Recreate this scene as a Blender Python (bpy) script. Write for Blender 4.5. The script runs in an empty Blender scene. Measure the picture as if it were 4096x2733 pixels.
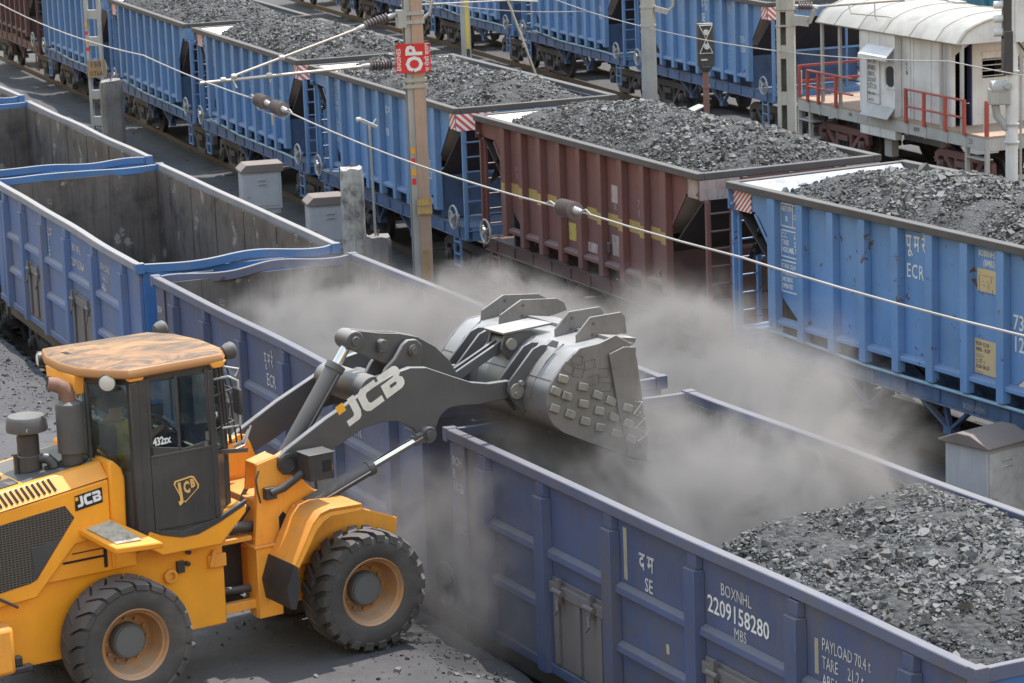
import bpy, math, random
import numpy as np
from mathutils import Vector, Matrix
random.seed(7); RNG = np.random.default_rng(7)
S = bpy.context.scene
COL = S.collection
R = math.radians

# ---------------------------------------------------------------- materials
def nt_new(name):
    m = bpy.data.materials.new(name); m.use_nodes = True
    t = m.node_tree
    for n in list(t.nodes): t.nodes.remove(n)
    return m, t
def nd(t, kind, **kw):
    n = t.nodes.new(kind)
    for k, v in kw.items():
        if k.startswith('_'): setattr(n, k[1:], v)
        else: n.inputs[k.replace('__', ' ')].default_value = v
    return n
def ln(t, a, b): t.links.new(a, b)
def mixc(t, fac, a, b):
    n = t.nodes.new('ShaderNodeMix'); n.data_type = 'RGBA'
    for i, v in ((0, fac), (6, a), (7, b)):
        if hasattr(v, 'is_output'): t.links.new(v, n.inputs[i])
        else: n.inputs[i].default_value = v if i == 0 else (*v, 1) if len(v) == 3 else v
    return n.outputs[2]
def math_(t, op, a, b=None, c=None, clamp=False):
    n = t.nodes.new('ShaderNodeMath'); n.operation = op; n.use_clamp = clamp
    for i, v in enumerate((a, b, c)):
        if v is None: continue
        if hasattr(v, 'is_output'): t.links.new(v, n.inputs[i])
        else: n.inputs[i].default_value = v
    return n.outputs[0]
def ramp(t, fac, a, b):
    n = t.nodes.new('ShaderNodeMapRange'); n.interpolation_type = 'SMOOTHSTEP'
    t.links.new(fac, n.inputs[0]); n.inputs[1].default_value = a; n.inputs[2].default_value = b
    return n.outputs[0]
def noise(t, vec, scale, detail=4, rough=.55, dist=0):
    n = nd(t, 'ShaderNodeTexNoise', Scale=scale, Detail=detail, Roughness=rough, Distortion=dist)
    if vec is not None: t.links.new(vec, n.inputs['Vector'])
    return n.outputs['Fac']
def coords(t, scale=(1, 1, 1), kind='Object'):
    c = nd(t, 'ShaderNodeTexCoord'); mp = nd(t, 'ShaderNodeMapping'); mp.inputs['Scale'].default_value = scale
    ln(t, c.outputs[kind], mp.inputs[0]); return mp.outputs[0]

def paint(name, col, rough=.5, metal=0, grime=.35, gcol=(.10, .095, .09), streak=.35, rust=0, rcol=(.09, .035, .015),
          dust=.0, dcol=(.20, .185, .17), bump=.1, spec=.5, gscale=1.2, fade=.12, rscale=5):
    """weathered surface: faded paint, grime patches, run-down streaks, rust chips and settled dust"""
    m, t = nt_new(name)
    o = nd(t, 'ShaderNodeOutputMaterial'); b = nd(t, 'ShaderNodeBsdfPrincipled')
    v = coords(t)
    base = mixc(t, ramp(t, noise(t, v, .9, 5), .3, .7), [c * (1 - fade) for c in col], [min(1, c * (1 + fade) + .02 * fade) for c in col])
    if streak:
        vs = coords(t, (7, 7, .35))
        base = mixc(t, math_(t, 'MULTIPLY', ramp(t, noise(t, vs, 2.2, 5, .6), .45, .8), streak), base, gcol)
    if grime:
        base = mixc(t, math_(t, 'MULTIPLY', ramp(t, noise(t, v, gscale, 6, .65), .42, .75), grime), base, gcol)
    rr = None
    if rust:
        rn = noise(t, v, rscale, 7, .68)
        rr = ramp(t, rn, .74 - .25 * rust, .78 - .25 * rust)
        base = mixc(t, rr, base, rcol)
    if dust:
        g = nd(t, 'ShaderNodeNewGeometry'); sx = nd(t, 'ShaderNodeSeparateXYZ'); ln(t, g.outputs['Normal'], sx.inputs[0])
        up = ramp(t, sx.outputs[2], .25, .9)
        dn = ramp(t, noise(t, v, 3.1, 6, .65), .18, .52)
        base = mixc(t, math_(t, 'MULTIPLY', math_(t, 'MULTIPLY', up, dn), dust), base, dcol)
    ln(t, base, b.inputs['Base Color'])
    rg = math_(t, 'MULTIPLY_ADD', noise(t, v, 6, 4), .3, rough - .15, clamp=True)
    ln(t, rg, b.inputs['Roughness'])
    b.inputs['Metallic'].default_value = metal
    b.inputs['Specular IOR Level'].default_value = spec
    if bump:
        bp = nd(t, 'ShaderNodeBump', Strength=bump, Distance=.02)
        ln(t, noise(t, v, 14, 5, .6), bp.inputs['Height']); ln(t, bp.outputs[0], b.inputs['Normal'])
    ln(t, b.outputs[0], o.inputs[0])
    return m

MT = {}
MT['blue'] = paint('blue_wagon_paint', (.125, .245, .46), .5, grime=.35, gcol=(.22, .27, .34), streak=.45, rust=.22, dust=.5)
MT['blue_dark'] = paint('blue_underframe_paint', (.075, .135, .27), .6, grime=.85, gcol=(.035, .036, .042), streak=.4, rust=.1, dust=.7)
MT['maroon'] = paint('maroon_wagon_paint', (.17, .072, .066), .55, grime=.55, gcol=(.15, .10, .10), streak=.4, rust=.08, dust=.5)
MT['maroon_dark'] = paint('maroon_underframe_paint', (.11, .056, .054), .6, grime=.5, gcol=(.06, .05, .05), streak=.3, dust=.7)
MT['band'] = paint('yellow_band_paint', (.42, .29, .09), .6, grime=.8, gcol=(.25, .14, .10), streak=.7, gscale=3, rust=.16, rcol=(.17, .06, .06))
MT['navy'] = paint('dusty_navy_paint', (.060, .088, .195), .6, grime=.85, gcol=(.105, .098, .10), streak=.7, rust=.12, rcol=(.06, .045, .04), dust=.7, dcol=(.15, .145, .145), gscale=1.0)
MT['royal'] = paint('blue_open_wagon_paint', (.075, .145, .34), .55, grime=.7, gcol=(.15, .155, .19), streak=.6, rust=.06, dust=.75, dcol=(.2, .19, .19))
MT['royal_end'] = paint('clean_blue_paint', (.04, .14, .37), .5, grime=.3, gcol=(.04, .06, .12), streak=.25, dust=.3)
MT['teal'] = paint('teal_wagon_paint', (.05, .19, .27), .55, grime=.4, gcol=(.06, .08, .1), streak=.4)
MT['rim'] = paint('dusty_top_rail', (.24, .22, .21), .7, grime=.5, gcol=(.12, .11, .11), streak=.2, dust=.8, dcol=(.36, .33, .31), gscale=4)
MT['rim_dark'] = paint('coal_stained_rail', (.085, .078, .078), .7, grime=.5, gcol=(.05, .048, .05), streak=.2, dust=.6, dcol=(.105, .098, .095), gscale=4)
MT['lining'] = paint('coal_stained_lining', (.125, .108, .104), .75, grime=.95, gcol=(.035, .032, .034), streak=.85, rust=.52, rcol=(.26, .24, .225), gscale=1.4, rscale=2.2)
MT['bare'] = paint('bare_steel_slope', (.62, .52, .46), .45, grime=.25, gcol=(.38, .25, .18), streak=.25, rust=.05, gscale=2)
MT['bare_blue'] = paint('worn_blue_slope', (.40, .41, .46), .5, grime=.75, gcol=(.12, .115, .12), streak=.6, gscale=5)
MT['bogie'] = paint('grimy_bogie', (.10, .085, .082), .75, grime=.6, gcol=(.05, .046, .046), streak=.2, dust=.5, dcol=(.14, .125, .12))
MT['bogie_red'] = paint('red_oxide_bogie', (.19, .09, .085), .7, grime=.4, gcol=(.08, .06, .06), streak=.2, dust=.3)
MT['wheelsteel'] = paint('wagon_wheel_steel', (.06, .055, .053), .55, metal=.3, grime=.4, gcol=(.03, .03, .03), streak=0)
MT['rail'] = paint('rail_steel', (.10, .075, .06), .5, metal=.3, grime=.4, streak=0, dust=0)
MT['sleeper'] = paint('concrete_sleeper', (.095, .09, .088), .85, grime=.8, gcol=(.05, .048, .048), streak=0, dust=.5, dcol=(.08, .075, .075))
MT['letters'] = paint('white_stencil_paint', (.72, .74, .76), .6, grime=.25, gcol=(.4, .42, .48), streak=.3, gscale=6, rust=.07, rcol=(.25, .3, .42), rscale=18)
MT['letters_worn'] = paint('worn_stencil_paint', (.52, .53, .56), .7, grime=.6, gcol=(.14, .15, .2), streak=.6, gscale=5, rust=.2, rcol=(.12, .13, .19), rscale=9)
MT['letters_grey'] = paint('faded_stencil_paint', (.34, .33, .36), .7, grime=.6, gcol=(.17, .15, .17), streak=.5, gscale=5, rust=.2, rcol=(.17, .09, .1), rscale=12)
MT['black_ink'] = paint('black_stencil_paint', (.06, .06, .07), .7, grime=.3, gcol=(.2, .2, .2), streak=.2)
MT['tan_label'] = paint('tan_maintenance_panel', (.55, .42, .24), .7, grime=.3, gcol=(.35, .26, .15), streak=.2, gscale=6)
MT['yellow_label'] = paint('yellow_data_panel', (.46, .36, .08), .7, grime=.5, gcol=(.25, .18, .08), streak=.2, gscale=6)
MT['white'] = paint('dusty_white_paint', (.66, .655, .66), .5, grime=.6, gcol=(.46, .44, .42), streak=.5, rust=.02, gscale=1.6)
MT['roofwhite'] = paint('white_roof_paint', (.335, .32, .295), .5, grime=.75, gcol=(.22, .185, .15), streak=0, rust=.04, rcol=(.35, .22, .12), gscale=1.3)
MT['deck'] = paint('tan_deck_plate', (.34, .24, .175), .75, grime=.4, gcol=(.24, .17, .13), streak=0)
MT['deckside'] = paint('grubby_white_sill', (.40, .39, .375), .6, grime=.65, gcol=(.28, .26, .24), streak=.5, rust=.05)
MT['redrail'] = paint('red_handrail_paint', (.38, .07, .055), .5, grime=.25, gcol=(.2, .06, .05), streak=.2)
MT['orange_plate'] = paint('orange_red_plate', (.55, .09, .05), .5, grime=.3, gcol=(.3, .06, .05), streak=.2)
MT['whiterail'] = paint('white_handle_paint', (.6, .6, .58), .5, grime=.2, streak=0)
MT['yellow'] = paint('loader_yellow', (.90, .36, .022), .38, grime=.25, gcol=(.62, .27, .06), streak=.14, rust=.06, rcol=(.07, .05, .04), dust=.3, dcol=(.40, .21, .085), bump=.02, rscale=9)
MT['orange'] = paint('worn_loader_orange', (.88, .36, .04), .5, grime=.35, gcol=(.5, .26, .1), streak=.35, rust=.2, rcol=(.07, .055, .05), dust=.45, dcol=(.40, .21, .12), bump=.05, rscale=7, gscale=2.5)
MT['roof_orange'] = paint('dusty_roof_orange', (.83, .36, .05), .5, grime=.12, gcol=(.6, .3, .1), streak=0, dust=.0, bump=.03)
MT['black'] = paint('black_loader_paint', (.045, .044, .047), .4, grime=.4, gcol=(.10, .095, .092), streak=.25, dust=.6, dcol=(.15, .14, .135), bump=.03)
MT['arm'] = paint('charcoal_arm_paint', (.075, .076, .082), .42, grime=.45, gcol=(.105, .10, .098), streak=.25, rust=.12, rcol=(.03, .03, .03), dust=.85, dcol=(.24, .228, .22), bump=.03)
MT['bucket'] = paint('worn_bucket_steel', (.16, .155, .152), .42, metal=.1, grime=.6, gcol=(.085, .082, .08), streak=.2, dust=.8, dcol=(.36, .345, .335), bump=.06, gscale=2)
MT['bucket_side'] = paint('grey_bucket_plate', (.175, .168, .165), .5, metal=.1, grime=.6, gcol=(.10, .096, .094), streak=.3, dust=.5, dcol=(.27, .255, .248), bump=.05, gscale=2.2)
MT['weld'] = paint('bright_weld_steel', (.55, .53, .5), .35, metal=.6, grime=.3, streak=0)
MT['pad'] = paint('wear_pad_steel', (.25, .24, .22), .4, metal=.2, grime=.7, gcol=(.11, .105, .1), gscale=5, streak=0, dust=.6, dcol=(.45, .42, .39))
MT['chrome'] = paint('polished_rod', (.75, .75, .76), .18, metal=1, grime=.1, gcol=(.4, .4, .4), streak=0, bump=0)
MT['tyre'] = paint('dusty_tyre_rubber', (.06, .055, .054), .85, grime=.7, gcol=(.135, .12, .11), streak=0, dust=.7, dcol=(.135, .122, .115), bump=.2, gscale=2)
MT['rimpaint'] = paint('dirty_orange_rim', (.38, .185, .07), .5, grime=.8, gcol=(.20, .15, .115), streak=.2, rust=.12, dust=.5, dcol=(.5, .38, .28), gscale=3)
MT['hub'] = paint('grey_hub', (.115, .118, .125), .6, grime=.4, streak=0)
MT['rustpipe'] = paint('rusty_exhaust', (.22, .115, .08), .7, grime=.5, gcol=(.09, .06, .05), streak=.2)
MT['muffler'] = paint('dusty_muffler', (.075, .073, .075), .6, grime=.4, gcol=(.12, .11, .105), streak=.2, dust=.6, dcol=(.17, .16, .15))
MT['concrete'] = paint('stained_concrete', (.50, .46, .41), .9, grime=.95, gcol=(.09, .086, .086), streak=.6, bump=.35, gscale=3.2, dust=.4, dcol=(.24, .22, .2))
MT['concrete_dark'] = paint('coal_stained_concrete', (.2, .185, .175), .9, grime=.7, gcol=(.06, .058, .058), streak=.5, bump=.3, gscale=1.5, dust=.3, dcol=(.35, .33, .3))
MT['galv'] = paint('galvanised_steel', (.40, .40, .395), .5, metal=.3, grime=.45, gcol=(.24, .22, .2), streak=.3)
MT['rustface'] = paint('rust_tinted_steel', (.42, .285, .215), .6, metal=0, grime=.5, gcol=(.27, .19, .14), streak=.5)
MT['cabinet'] = paint('grey_cabinet_paint', (.44, .44, .46), .6, grime=.35, gcol=(.27, .27, .28), streak=.45, dust=0)
MT['cabinet_roof'] = paint('dusty_cabinet_roof', (.205, .165, .145), .75, grime=.4, gcol=(.14, .12, .11), streak=0)
MT['cabinet_white'] = paint('blotched_white_paint', (.55, .55, .56), .7, grime=.6, gcol=(.3, .29, .27), streak=.3, gscale=5)
MT['insul'] = paint('brown_porcelain', (.13, .10, .10), .4, grime=.5, gcol=(.2, .18, .175), streak=0, dust=.5, dcol=(.2, .185, .175), bump=0)
MT['tube'] = paint('cantilever_tube', (.45, .41, .36), .45, metal=.3, grime=.5, gcol=(.42, .27, .19), streak=0, gscale=3, bump=0)
MT['wire'] = paint('conductor_wire', (.40, .37, .35), .4, metal=.3, grime=.2, gcol=(.3, .27, .25), streak=0, bump=0)
MT['signred'] = paint('red_enamel', (.62, .03, .035), .4, grime=.2, gcol=(.35, .04, .04), streak=.2, bump=0)
MT['signwhite'] = paint('white_enamel', (.8, .78, .76), .45, grime=.15, streak=.1, bump=0)
MT['ochre'] = paint('rusty_plate', (.42, .27, .13), .7, grime=.5, gcol=(.22, .12, .06), streak=.3, gscale=5)
MT['yellowink'] = paint('yellow_sign_paint', (.7, .5, .08), .6, grime=.3, gcol=(.4, .28, .1), streak=.2)
MT['amber'] = paint('amber_reflector', (.8, .34, .03), .4, grime=0, streak=0, bump=0)
MT['redref'] = paint('red_reflector', (.75, .03, .03), .4, grime=0, streak=0, bump=0)
MT['rustpost'] = paint('rust_red_post', (.24, .12, .1), .7, grime=.5, gcol=(.12, .07, .06), streak=.4)
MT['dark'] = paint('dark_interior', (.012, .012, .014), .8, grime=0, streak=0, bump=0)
MT['lens'] = paint('lamp_lens', (.55, .55, .52), .15, grime=.2, streak=0, bump=0)
MT['seat'] = paint('dark_vinyl', (.03, .03, .032), .6, grime=.2, streak=0, bump=0)
MT['skin'] = paint('skin_tone', (.25, .13, .08), .55, grime=0, streak=0, bump=0, dust=0)
MT['shirt'] = paint('olive_yellow_shirt', (.36, .30, .05), .8, grime=.2, gcol=(.25, .2, .05), streak=0)
MT['hair'] = paint('black_hair', (.01, .01, .01), .6, grime=0, streak=0)
MT['logo_yellow'] = paint('logo_yellow_paint', (.82, .40, .03), .4, grime=.1, gcol=(.6, .3, .08), streak=0, bump=0)
MT['logo_gold'] = paint('logo_gold_decal', (.72, .43, .13), .4, grime=.1, gcol=(.5, .33, .13), streak=0, bump=0)
MT['green_glass'] = paint('teal_rag', (.12, .42, .45), .6, grime=.3, streak=0)
MT['straw'] = paint('dry_grass', (.45, .36, .22), .8, grime=.3, streak=0)

def glassmat():
    m, t = nt_new('tinted_cab_glass')
    o = nd(t, 'ShaderNodeOutputMaterial'); tr = nd(t, 'ShaderNodeBsdfTransparent'); tr.inputs[0].default_value = (.86, .92, .91, 1)
    gl = nd(t, 'ShaderNodeBsdfGlossy', Roughness=.06); gl.inputs[0].default_value = (.8, .85, .88, 1)
    df = nd(t, 'ShaderNodeBsdfDiffuse'); df.inputs[0].default_value = (.25, .25, .24, 1)
    fr = nd(t, 'ShaderNodeFresnel', IOR=1.5)
    a = nd(t, 'ShaderNodeMixShader'); ln(t, math_(t, 'MULTIPLY_ADD', fr.outputs[0], .9, .03), a.inputs[0]); ln(t, tr.outputs[0], a.inputs[1]); ln(t, gl.outputs[0], a.inputs[2])
    b = nd(t, 'ShaderNodeMixShader'); ln(t, math_(t, 'MULTIPLY', ramp(t, noise(t, coords(t), 3, 5), .4, .8), .22), b.inputs[0]); ln(t, a.outputs[0], b.inputs[1]); ln(t, df.outputs[0], b.inputs[2])
    ln(t, b.outputs[0], o.inputs[0]); return m
MT['glass'] = glassmat()

def stripemat(a, b, name, period=.16, slant=1.0, worn=.3):
    m, t = nt_new(name)
    o = nd(t, 'ShaderNodeOutputMaterial'); bs = nd(t, 'ShaderNodeBsdfPrincipled', Roughness=.5)
    c = nd(t, 'ShaderNodeTexCoord'); sx = nd(t, 'ShaderNodeSeparateXYZ'); ln(t, c.outputs['Object'], sx.inputs[0])
    u = math_(t, 'ADD', math_(t, 'SUBTRACT', sx.outputs[0], sx.outputs[1]), math_(t, 'MULTIPLY', sx.outputs[2], slant))
    u = math_(t, 'FRACT', math_(t, 'DIVIDE', u, period))
    f = math_(t, 'GREATER_THAN', u, .5)
    col = mixc(t, f, a, b)
    col = mixc(t, math_(t, 'MULTIPLY', ramp(t, noise(t, coords(t), 5, 5), .5, .8), worn), col, (.3, .25, .25))
    ln(t, col, bs.inputs[0]); ln(t, bs.outputs[0], o.inputs[0]); return m
MT['stripe'] = stripemat((.78, .76, .76), (.62, .10, .09), 'red_white_stripes', .17, -1.1)
MT['stripe_fine'] = stripemat((.70, .68, .68), (.45, .09, .09), 'maroon_white_stripes', .11, -1.1)
MT['peel'] = paint('peeling_white_paint', (.42, .34, .33), .7, grime=.7, gcol=(.19, .085, .08), streak=.5, gscale=5, rust=.25, rcol=(.17, .07, .065))

def coalmat(name, lo, hi, fine=False):
    m, t = nt_new(name)
    o = nd(t, 'ShaderNodeOutputMaterial'); b = nd(t, 'ShaderNodeBsdfPrincipled')
    v = coords(t)
    if fine:
        n1 = noise(t, v, 9, 8, .75)
        vo = nd(t, 'ShaderNodeTexVoronoi', Scale=16.0); ln(t, v, vo.inputs['Vector'])
        sx = nd(t, 'ShaderNodeSeparateColor'); ln(t, vo.outputs['Color'], sx.inputs[0])
        f = math_(t, 'MULTIPLY_ADD', sx.outputs[0], .5, math_(t, 'MULTIPLY', ramp(t, n1, .3, .75), .5))
        col = mixc(t, f, (lo,) * 3, (hi, hi * .98, hi * .97))
        bp = nd(t, 'ShaderNodeBump', Strength=.9, Distance=.05)
        ln(t, math_(t, 'ADD', math_(t, 'MULTIPLY', vo.outputs['Distance'], -1.0), n1), bp.inputs['Height']); ln(t, bp.outputs[0], b.inputs['Normal'])
        b.inputs['Roughness'].default_value = .75
    else:
        at = nd(t, 'ShaderNodeAttribute'); at.attribute_name = 'tone'
        n1 = ramp(t, noise(t, v, 5, 5, .6), .35, .7)
        f = math_(t, 'ADD', math_(t, 'MULTIPLY', at.outputs['Fac'], .75), math_(t, 'MULTIPLY', n1, .25))
        col = mixc(t, f, (lo,) * 3, (hi, hi * .985, hi * .97))
        ln(t, math_(t, 'MULTIPLY_ADD', at.outputs['Fac'], .2, .48), b.inputs['Roughness'])
        bp = nd(t, 'ShaderNodeBump', Strength=.5, Distance=.02); ln(t, noise(t, v, 30, 4, .7), bp.inputs['Height']); ln(t, bp.outputs[0], b.inputs['Normal'])
    b.inputs['Specular IOR Level'].default_value = .55
    ln(t, col, b.inputs['Base Color']); ln(t, b.outputs[0], o.inputs[0]); return m
MT['coal'] = coalmat('coal_lump', .020, .19)
MT['coal_fine'] = coalmat('coal_fines', .018, .075, True)

def groundmat():
    m, t = nt_new('coal_dust_ground')
    o = nd(t, 'ShaderNodeOutputMaterial'); b = nd(t, 'ShaderNodeBsdfPrincipled', Roughness=.9)
    v = coords(t)
    big = ramp(t, noise(t, v, .25, 5, .6), .35, .65); mid = noise(t, v, 2.2, 7, .7); fin = noise(t, v, 22, 5, .7)
    col = mixc(t, big, (.066, .063, .065), (.090, .085, .086))
    col = mixc(t, ramp(t, mid, .55, .72), col, (.11, .102, .10))
    col = mixc(t, math_(t, 'MULTIPLY', ramp(t, mid, .5, .3), .6), col, (.046, .044, .046))
    col = mixc(t, math_(t, 'MULTIPLY', ramp(t, fin, .6, .75), .5), col, (.12, .112, .108))
    ln(t, col, b.inputs['Base Color'])
    bp = nd(t, 'ShaderNodeBump', Strength=.7, Distance=.06)
    ln(t, math_(t, 'ADD', mid, math_(t, 'MULTIPLY', fin, .35)), bp.inputs['Height']); ln(t, bp.outputs[0], b.inputs['Normal'])
    ln(t, b.outputs[0], o.inputs[0]); return m
MT['ground'] = groundmat()

# roof of the cab: orange paint under a film of coal dust swept in patches
MT['sooty_shade'] = paint('sooty_shaded_slope', (.045, .036, .036), .75, grime=.7, gcol=(.025, .024, .025), streak=.3)  # hopper end slopes: shade under the overhang put into the near-black sooty colour
def roofmat():
    m, t = nt_new('coal_dusted_cab_roof')
    o = nd(t, 'ShaderNodeOutputMaterial'); b = nd(t, 'ShaderNodeBsdfPrincipled', Roughness=.5)
    v = coords(t, (1, 2.2, 1)); v2 = coords(t)
    g = nd(t, 'ShaderNodeNewGeometry'); sx = nd(t, 'ShaderNodeSeparateXYZ'); ln(t, g.outputs['Normal'], sx.inputs[0])
    f = math_(t, 'MULTIPLY', ramp(t, noise(t, v, 1.5, 12, .78, 1.0), .36, .60), ramp(t, sx.outputs[2], .8, .98))
    col = mixc(t, noise(t, v2, 2, 4), (.36, .155, .045), (.38, .20, .09))
    f = math_(t, 'MULTIPLY', f, ramp(t, noise(t, v2, 1.1, 2), .15, .45))
    col = mixc(t, math_(t, 'MULTIPLY', f, .93), col, (.050, .041, .036))
    ln(t, col, b.inputs['Base Color']); ln(t, b.outputs[0], o.inputs[0]); return m
MT['roofdust'] = roofmat()
def grillemat():
    m, t = nt_new('black_mesh_grille')
    o = nd(t, 'ShaderNodeOutputMaterial'); b = nd(t, 'ShaderNodeBsdfPrincipled', Roughness=.5)
    c = nd(t, 'ShaderNodeTexCoord'); sx = nd(t, 'ShaderNodeSeparateXYZ'); ln(t, c.outputs['Object'], sx.inputs[0])
    a = math_(t, 'GREATER_THAN', math_(t, 'FRACT', math_(t, 'MULTIPLY', sx.outputs[2], 34)), .55)
    d = math_(t, 'GREATER_THAN', math_(t, 'FRACT', math_(t, 'MULTIPLY', sx.outputs[0], 22)), .8)
    f = math_(t, 'MAXIMUM', a, d)
    col = mixc(t, f, (.008, .008, .008), (.10, .085, .075))
    ln(t, col, b.inputs['Base Color']); ln(t, b.outputs[0], o.inputs[0]); return m
MT['grille'] = grillemat()

MT['navy_rail'] = paint('dusty_navy_rail', (.095, .115, .20), .6, grime=.7, gcol=(.12, .115, .12), streak=.2, rust=.3, rcol=(.06, .055, .055), dust=.75, dcol=(.165, .152, .147), gscale=4)
MT['royal_rail'] = paint('dusty_blue_rail', (.19, .215, .28), .55, grime=.6, gcol=(.30, .29, .29), streak=.2, rust=.08, rcol=(.15, .12, .1), dust=.95, dcol=(.235, .222, .215), gscale=3)
MT['end_rail_blue'] = paint('dusty_blue_end_rail', (.05, .155, .38), .55, grime=.45, gcol=(.13, .16, .22), streak=.2, dust=.95, dcol=(.235, .222, .215), gscale=3)
MT['blue_rusty'] = paint('chipped_blue_paint', (.125, .255, .50), .5, grime=.3, gcol=(.21, .27, .36), streak=.4, rust=.48, rcol=(.13, .075, .05), dust=.5, rscale=4.5)
# ---------------------------------------------------------------- mesh building
class MB:
    def __init__(s): s.v = []; s.f = []
    def add(s, vs, fs):
        n = len(s.v); s.v += [tuple(p) for p in vs]; s.f += [tuple(i + n for i in f) for f in fs]; return s
    def box(s, x0, x1, y0, y1, z0, z1):
        return s.add([(x, y, z) for x in (x0, x1) for y in (y0, y1) for z in (z0, z1)],
                     [(0, 1, 3, 2), (4, 6, 7, 5), (0, 4, 5, 1), (2, 3, 7, 6), (0, 2, 6, 4), (1, 5, 7, 3)])
    def ext(s, pts, a, b, axis='y'):
        """closed 2-D outline pushed from a to b along an axis; outline lies in the two other axes in order"""
        def P(p, c): return (p[0], c, p[1]) if axis == 'y' else (c, p[0], p[1]) if axis == 'x' else (p[0], p[1], c)
        n = len(pts)
        ar = sum(pts[i][0] * pts[(i + 1) % n][1] - pts[(i + 1) % n][0] * pts[i][1] for i in range(n))
        if (ar < 0) != (axis == 'y'): pts = pts[::-1]
        if a > b: a, b = b, a
        vs = [P(p, a) for p in pts] + [P(p, b) for p in pts]
        fs = [tuple(range(n))[::-1], tuple(range(n, 2 * n))] + [(i, (i + 1) % n, n + (i + 1) % n, n + i) for i in range(n)]
        return s.add(vs, fs)
    def bar(s, p, q, w, h, up=(0, 0, 1)):
        p, q, up = Vector(p), Vector(q), Vector(up); d = (q - p).normalized()
        sx = d.cross(up)
        if sx.length < 1e-4: sx = d.cross(Vector((1, 0, 0)))
        sx.normalize(); u = sx.cross(d)
        vs = [c + sx * (i * w / 2) + u * (j * h / 2) for c in (p, q) for i in (-1, 1) for j in (-1, 1)]
        return s.add(vs, [(0, 1, 3, 2), (4, 6, 7, 5), (0, 4, 5, 1), (2, 3, 7, 6), (0, 2, 6, 4), (1, 5, 7, 3)])
    def tube(s, pts, r, n=8):
        pts = [Vector(p) for p in pts]; rs = r if isinstance(r, (list, tuple)) else [r] * len(pts)
        vs = []; prev = None
        for i, p in enumerate(pts):
            d = (pts[min(i + 1, len(pts) - 1)] - pts[max(i - 1, 0)]).normalized()
            u = prev if prev is not None else (Vector((0, 0, 1)) if abs(d.z) < .9 else Vector((1, 0, 0)))
            u = (u - d * u.dot(d)).normalized(); prev = u; w = d.cross(u)
            vs += [p + (u * math.cos(2 * math.pi * k / n) + w * math.sin(2 * math.pi * k / n)) * rs[i] for k in range(n)]
        fs = [(i * n + k, i * n + (k + 1) % n, (i + 1) * n + (k + 1) % n, (i + 1) * n + k) for i in range(len(pts) - 1) for k in range(n)]
        fs += [tuple(range(n))[::-1], tuple(range((len(pts) - 1) * n, len(pts) * n))]
        return s.add(vs, fs)
    def lathe(s, prof, o, ax, n=24, cap=True):
        """profile of (radius, height) turned round an axis through o"""
        o, ax = Vector(o), Vector(ax).normalized()
        u = ax.orthogonal().normalized(); w = ax.cross(u); vs = []
        for r, h in prof:
            vs += [o + ax * h + (u * math.cos(2 * math.pi * k / n) + w * math.sin(2 * math.pi * k / n)) * r for k in range(n)]
        m = len(prof)
        fs = [(i * n + k, i * n + (k + 1) % n, (i + 1) * n + (k + 1) % n, (i + 1) * n + k) for i in range(m - 1) for k in range(n)]
        if cap: fs += [tuple(range(n))[::-1], tuple(range((m - 1) * n, m * n))]
        return s.add(vs, fs)
    def quad(s, a, b, c, d, th=.02):
        a, b, c, d = map(Vector, (a, b, c, d)); nrm = (b - a).cross(d - a).normalized() * th
        vs = [a, b, c, d, a - nrm, b - nrm, c - nrm, d - nrm]
        return s.add(vs, [(0, 1, 2, 3), (7, 6, 5, 4), (0, 4, 5, 1), (1, 5, 6, 2), (2, 6, 7, 3), (3, 7, 4, 0)])
    def build(s, name, mat, parent=None, bevel=0, smooth=True, loc=None, rotz=0):
        me = bpy.data.meshes.new(name); me.from_pydata([tuple(p) for p in s.v], [], s.f); me.update()
        me.materials.append(MT[mat] if isinstance(mat, str) else mat)
        if smooth:
            me.shade_smooth(); me.set_sharp_from_angle(angle=R(38))
        o = bpy.data.objects.new(name, me); COL.objects.link(o)
        if parent is not None: o.parent = parent
        if loc is not None: o.location = loc
        if rotz: o.rotation_euler.z = rotz
        if bevel:
            md = o.modifiers.new('edge', 'BEVEL'); md.width = bevel; md.segments = 2; md.limit_method = 'ANGLE'; md.angle_limit = R(40)
        return o
def thing(name, label, cat, loc=(0, 0, 0), rotz=0, group=None, kind=None):
    o = bpy.data.objects.new(name, None); COL.objects.link(o)
    o.empty_display_size = .2; o.location = loc; o.rotation_euler.z = rotz
    o['label'] = label; o['category'] = cat
    if group: o['group'] = group
    if kind: o['kind'] = kind
    return o
def tag(o, label, cat=None, group=None, kind=None):
    o['label'] = label
    if cat: o['category'] = cat
    if group: o['group'] = group
    if kind: o['kind'] = kind
    return o
def text(body, parent, origin, size, mat='letters', xd=(1, 0, 0), up=(0, 0, 1), name='lettering', sx=1.0, bold=0.0, align='LEFT', space=1.0, line=1.0):
    c = bpy.data.curves.new(name, 'FONT'); c.body = body; c.size = size; c.extrude = .0012; c.offset = bold * size
    c.align_x = align; c.space_character = space; c.space_line = line; c.resolution_u = 2
    c.materials.append(MT[mat])
    o = bpy.data.objects.new(name, c); COL.objects.link(o); o.parent = parent
    x = Vector(xd).normalized(); u = Vector(up); n = x.cross(u).normalized(); u = n.cross(x)
    m = Matrix((x, u, n)).transposed().to_4x4(); m.translation = Vector(origin)
    o.matrix_local = m @ Matrix.Diagonal((sx, 1, 1, 1))
    return o

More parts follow.
